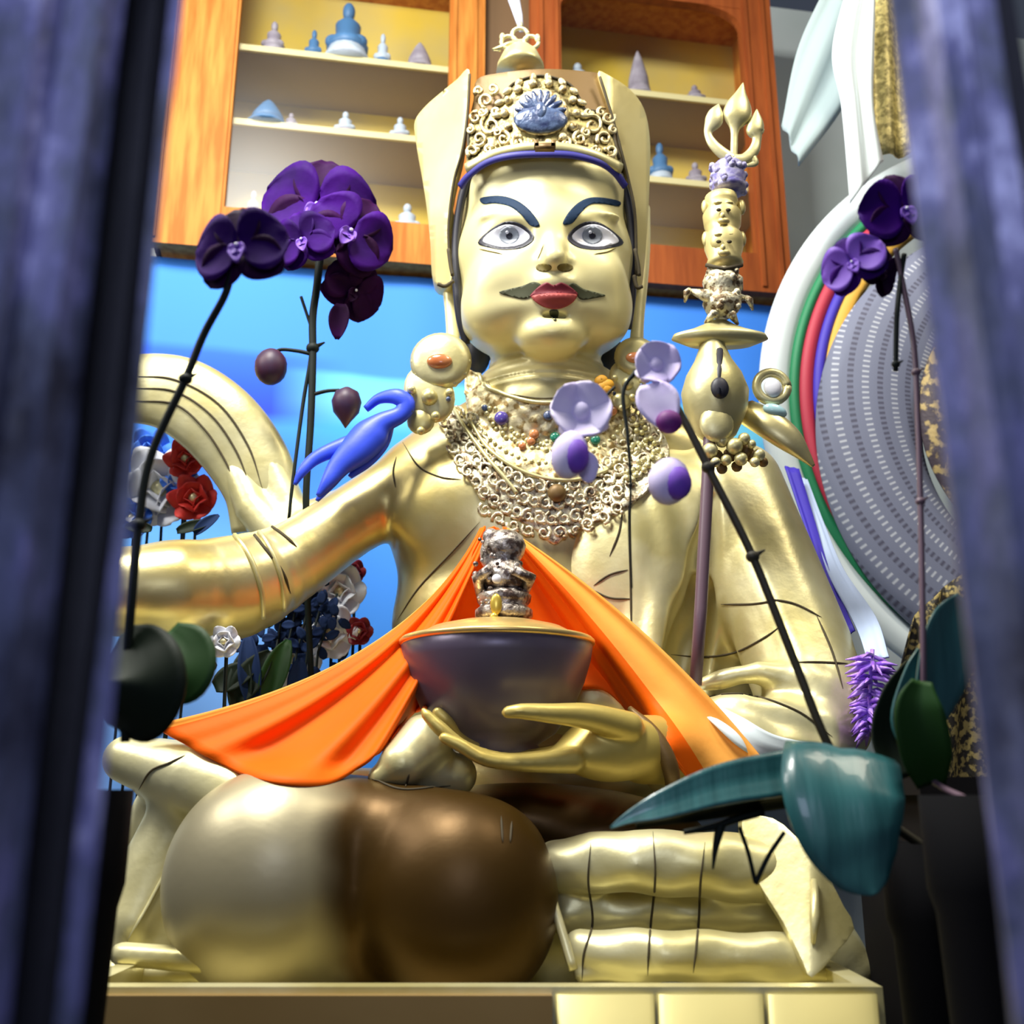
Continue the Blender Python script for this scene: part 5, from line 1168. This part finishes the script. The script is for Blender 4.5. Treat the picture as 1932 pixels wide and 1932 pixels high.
c_ = W(596, 1530, YO2 + .10); b = MB(); h_ = c_.z - ZD; b.lathe(Vector((c_.x, c_.y, ZD)), [(.05, 0), (.055, .01), (.075, h_ * .8), (.085, h_ * .85), (.085, h_), (.075, h_), (.07, h_ * .9), (.002, h_ * .88)], 28); b.build('pot', M['pot'], ob)
# lower stems of that plant run down behind the statue's arm to its pot on the plinth side
# right orchid: leaning stem with pale lavender blooms and big teal leaves
YO3 = 1.28
oc = thing('lavender_orchid', W(1600, 1500, YO3), 'potted orchid at the right with a long leaning stem, pale lavender blooms and teal leaves', 'orchid'); oc.location.z = ZA
stem(oc, [(1745, 1600, YO3 + .02), (1640, 1520, YO3 + .01), (1566, 1412, YO3), (1500, 1250, YO3), (1420, 1050, YO3), (1350, 910, YO3), (1300, 810, YO3), (1255, 730, YO3), (1235, 690, YO3)], (9, 7), 'stem_brown', nodes=[(1420, 1048), (1330, 880)])
stem(oc, [(1192, 1110, YO3), (1187, 1000, YO3), (1190, 915, YO3), (1184, 820, YO3), (1176, 740, YO3), (1200, 700, YO3)], (1.5, 4.5), 'stem', 'side_stem', nodes=[(1190, 920)])
stem(oc, [(1160, 730, YO3), (1130, 760, YO3)], (3, 3), 'stem', 'bud_stalk')
u3 = S(1240, 700, YO3)
def pale_bloom(px, py, r, a0, face, m1='petal_pale', inner='petal_violet', k=4, parent=None):
    c = W(px, py, YO3 - .02); f = Vector(face).normalized(); fl = MB()
    for i in range(k):
        a = a0 + i * 6.28 / k; d = Vector((math.cos(a), 0, math.sin(a))) - f * 0; petal(fl, c, d + f * .3, f, r * u3, r * u3 * .78, -.35)
    ro = fl.build('flower', M[m1], parent); b_ = MB(); b_.ell(c + f * .004, (r * u3 * .28, r * u3 * .2, r * u3 * .32)); b_.build('lip', M[inner], ro)
pale_bloom(1240, 690, 46, .6, (-.3, -1, 0), parent=oc, inner='petal_pale', k=5)
pale_bloom(1096, 780, 60, 1.1, (0, -1, .2), parent=oc, inner='petal_pale', k=5)
b = MB(); petal(b, W(1222, 720, YO3 - .03), (.35, -.2, -1), (0, -1, 0), 100 * u3, 40 * u3); b.build('hanging_petal', M['petal_pale'], oc)
for (x, y, r, rz) in ((1075, 858, 34, 46), (1262, 908, 38, 44)):
    c = W(x, y, YO3 - .03); b = MB(); b.ell(c, (r * u3, r * u3 * .9, rz * u3), Matrix.Rotation(R(12), 4, 'Y')); bd_ = b.build('bud', M['petal_pale'], oc)
    b = MB(); b.ell(c + Vector((r * u3 * .3, -r * u3 * .42, -r * u3 * .2)), (r * u3 * .7, r * u3 * .62, rz * u3 * .72)); b.build('bud_lip', M['petal_violet'], bd_)
b = MB(); b.ell(W(1262, 796, YO3 - .04), (24 * u3, 18 * u3, 22 * u3)); b.build('lip', mat('plum_lip', (.14, .008, .16), .6), oc)
b = MB(); petal(b, W(1100, 850, YO3 - .02), (.2, 0, -1), (0, -1, 0), 60 * u3, 22 * u3); b.build('hanging_petal', M['petal_pale'], oc)
leaf(oc, [(1586, 1408, YO3 - .06, 100), (1590, 1425, YO3 - .08, 108), (1592, 1490, YO3 - .11, 113), (1604, 1565, YO3 - .12, 100), (1624, 1630, YO3 - .12, 74), (1642, 1670, YO3 - .12, 40), (1650, 1688, YO3 - .12, 8)], 'leaf_teal', (-.1, -1, .15), .0016, -.10)
leaf(oc, [(1580, 1440, YO3 - .02, 32), (1480, 1460, YO3 - .03, 42), (1360, 1482, YO3 - .04, 38), (1250, 1520, YO3 - .05, 26), (1190, 1542, YO3 - .05, 12), (1152, 1562, YO3 - .05, 2)], 'leaf_teal', (0, -1, .35), .0016, .15)
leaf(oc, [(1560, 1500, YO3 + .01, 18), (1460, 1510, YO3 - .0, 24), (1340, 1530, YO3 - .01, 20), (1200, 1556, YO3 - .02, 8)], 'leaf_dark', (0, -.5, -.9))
for pts, r in (([(1440, 1530, YO3), (1390, 1545, YO3), (1345, 1560, YO3), (1290, 1570, YO3)], (9, 5)), ([(1360, 1555, YO3), (1350, 1600, YO3), (1345, 1640, YO3)], (10, 2)), ([(1395, 1560, YO3), (1412, 1610, YO3), (1425, 1665, YO3)], (4, 4)), ([(1480, 1570, YO3), (1450, 1615, YO3), (1425, 1668, YO3)], (4, 5))):
    stem(oc, pts, r, 'stem', 'aerial_root')
potat(oc, 1745, 1590, YO3 + .02, .05)
# far right orchid: tall stem, dark purple blooms, tall green leaves
YO4 = 1.20
od = thing('purple_orchid', W(1760, 1480, YO4), 'potted orchid beside the right post with dark purple blooms on tall thin stems', 'orchid'); od.location.z = ZA
stem(od, [(1830, 1510, YO4 - .06), (1770, 1480, YO4 - .01), (1745, 1440, YO4 + .02), (1742, 1240, YO4), (1738, 1000, YO4), (1732, 800, YO4), (1724, 650, YO4), (1700, 520, YO4), (1690, 470, YO4)], (6, 5), 'stem_violet', nodes=[(1738, 940), (1728, 700)])
stem(od, [(1690, 700, YO4 + .01), (1692, 600, YO4), (1700, 520, YO4), (1706, 480, YO4)], (5, 5), nodes=[(1690, 690)])
bloom(1705, 400, YO4 - .01, 82, (.1, -1, -.1), R(12), od)
bloom(1610, 498, YO4 - .02, 62, (-.5, -.8, -.1), R(20), od, 'petal_violet', 'petal', 'petal_violet')
bloom(1662, 512, YO4 + .01, 50, (.5, -.8, -.3), R(-20), od, 'petal_dark', 'petal_dark', 'petal_dark')
leaf(od, [(1755, 1480, YO4, 26), (1745, 1420, YO4 - .02, 46), (1732, 1340, YO4 - .03, 44), (1738, 1285, YO4 - .03, 18)], 'leaf_green', (-.2, -1, .1))
leaf(od, [(1745, 1380, YO4 + .03, 24), (1768, 1280, YO4 + .02, 52), (1790, 1190, YO4 + .02, 50), (1815, 1130, YO4 + .03, 16)], 'leaf_teal', (.3, -1, .1))
leaf(od, [(1720, 1420, YO4 + .04, 16), (1700, 1360, YO4 + .04, 26), (1722, 1270, YO4 + .04, 20), (1735, 1225, YO4 + .04, 5)], 'leaf_teal', (.3, -1, .1))
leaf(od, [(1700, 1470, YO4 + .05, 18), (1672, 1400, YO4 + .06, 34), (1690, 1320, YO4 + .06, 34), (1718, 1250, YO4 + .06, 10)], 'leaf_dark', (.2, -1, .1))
potat(od, 1830, 1500, YO4 - .06, .05)
# tinsel and grass-like twigs
tn = thing('violet_tinsel_tassel', W(1648, 1230, 1.9), 'violet tinsel tassel hanging at the right end of the pale blue ribbon', 'tassel')
b = MB(); random.seed(8)
for i in range(90):
    a = random.uniform(0, 6.28); y = random.uniform(1235, 1385); c = W(1646 - (y - 1235) * .06, y, 1.9); L_ = .047 * (1.1 - (y - 1235) / 300)
    e = c + Vector((math.cos(a) * L_, math.sin(a) * L_, random.uniform(-.03, .004))); b.tube([c, (c + e) / 2 + Vector((0, 0, .004)), e], [.0035, .005, .0012], 5)
b.build('tinsel', M['purple_tinsel'], tn)
b = MB(); b.tube([W(1646, 1225, 1.9), W(1636, 1390, 1.9)], .004, 6); b.build('cord', M['purple_tinsel'], tn)
rb = sheet('pale_blue_ribbon', strip([(1500, 900, 2.5), (1530, 985, 2.42), (1560, 1080, 2.3), (1612, 1180, 2.12), (1636, 1245, 1.93)], [(1524, 905, 2.5), (1556, 990, 2.42), (1592, 1075, 2.3), (1652, 1165, 2.12), (1676, 1240, 1.93)], 8, 6, .004), mat('pale_blue_satin', (.50, .62, .88), .6))
tag(rb, 'pale blue satin ribbon running down along the sleeve to the violet tassel', 'ribbon')
rb2 = sheet('royal_blue_ribbon', strip([(1480, 880, 2.46), (1512, 975, 2.40), (1548, 1080, 2.30), (1598, 1200, 2.12)], [(1508, 885, 2.46), (1538, 985, 2.40), (1566, 1080, 2.30), (1612, 1190, 2.12)], 8, 5, .004), M['ring_blue'])
tag(rb2, 'narrow royal blue ribbon between the sleeve and the pale blue ribbon', 'ribbon')
# ------------------------------------------------------------------ silk flowers behind the right arm
def rose(px, py, Y, rpx, m, label, cat='flower', grp='silk flowers behind the arm'):
    c = W(px, py, Y); u = S(px, py, Y); t = thing('silk_flower', c, label, cat, grp); b_ = MB(); r = rpx * u
    for k in range(3):
        n_ = 6 - k
        for i in range(n_):
            a = i * 6.28 / n_ + k * .5; d = Vector((math.cos(a), -.15 - .5 * k, math.sin(a))); petal(b_, c, d, (0, -1, 0), r * (1 - .25 * k), r * .45, -.6)
    b_.build('petals', M[m], t); b_ = MB(); b_.ell(c + Vector((0, -.012, 0)), r * .2); b_.build('centre', M['cream'], t)
    b_ = MB(); ze = ZD if c.x > xl + .04 else 0; b_.tube([c + Vector((0, .012, 0)), c + Vector((0, .03, -.15)), Vector((c.x, c.y + .03, ze))], .004, 6); b_.build('stem', M['stem'], t)
rose(642, 1118, 2.45, 56, 'white_petal', 'upper white silk rose seen in the gap between arm and chest')
rose(624, 1195, 2.43, 58, 'white_petal', 'lower white silk rose just above the orange cloth')
rose(556, 1248, 2.5, 60, 'white_petal', 'pale silk flower low in the gap, left of the white roses')
rose(425, 1212, 2.0, 34, 'white_petal', 'white silk flower hanging directly under the right elbow of the statue')
rose(668, 1080, 2.5, 26, 'darkred_petal', 'small dark red flower above the upper white silk rose')
rose(678, 1192, 2.42, 30, 'darkred_petal', 'dark red flower right of the lower white silk rose')
rose(305, 925, 2.56, 88, 'white_petal', 'large white silk flower inside the arched gold scarf')
rose(352, 868, 2.50, 42, 'red_petal', 'small red flower upper right inside the arched gold scarf')
rose(368, 942, 2.50, 50, 'red_petal', 'larger red flower lower right inside the arched gold scarf')
rose(285, 855, 2.60, 50, 'blue_petal', 'blue flower above the large white one inside the arched scarf')
rose(250, 980, 2.54, 46, 'blue_petal', 'blue flower left of the large white one, close to the post')
rose(345, 912, 2.54, 40, 'blue_petal', 'small blue flower between the two red ones')
fo = thing('artificial_foliage', W(540, 1250, 2.4), 'dark blue-green leafy sprays behind the elbow and the orange cloth', 'foliage')
random.seed(21); b = MB()
for i in range(260):
    x = random.gauss(560, 60); y = random.gauss(1160, 55)
    if 640 < x or y > 1330: continue
    c = W(x, y, 2.35 + random.random() * .12); a = random.uniform(0, 6.28); petal(b, c, (math.cos(a), random.uniform(-.4, .4), math.sin(a)), (0, -1, 0), .035, .011, .2, .0008, .9, 4, 4)
b.build('small_leaves', M['leaf_blue'], fo)['kind'] = 'stuff'
for (x, y, a, L_, wd, m_) in ((500, 1330, 75, 130, 26, 'leaf_green'), (440, 1330, 60, 120, 30, 'leaf_dark'), (480, 1340, 100, 150, 22, 'leaf_blue'), (560, 1330, 90, 90, 20, 'leaf_blue'), (600, 1080, 40, 90, 10, 'leaf_blue'), (400, 1300, 30, 90, 26, 'leaf_dark'), (330, 1005, 20, 70, 12, 'leaf_dark'), (290, 1000, 170, 60, 12, 'leaf_dark'), (365, 1010, 45, 60, 12, 'leaf_blue'), (455, 1360, 95, 130, 24, 'leaf_dark')):
    u = S(x, y, 2.3); b = MB(); petal(b, W(x, y, 2.3), (math.cos(R(a)), 0, math.sin(R(a))), (0, -1, .2), L_ * u, wd * u); b.build('leaf', M[m_], fo)
b = MB()
for k in range(5): b.tube([W(500 + 22 * k, 1350, 2.36), W(520 + 20 * k, 1230, 2.38), W(540 + 24 * k, 1120, 2.4)], .003, 5)
b.build('stalks', M['stem'], fo)
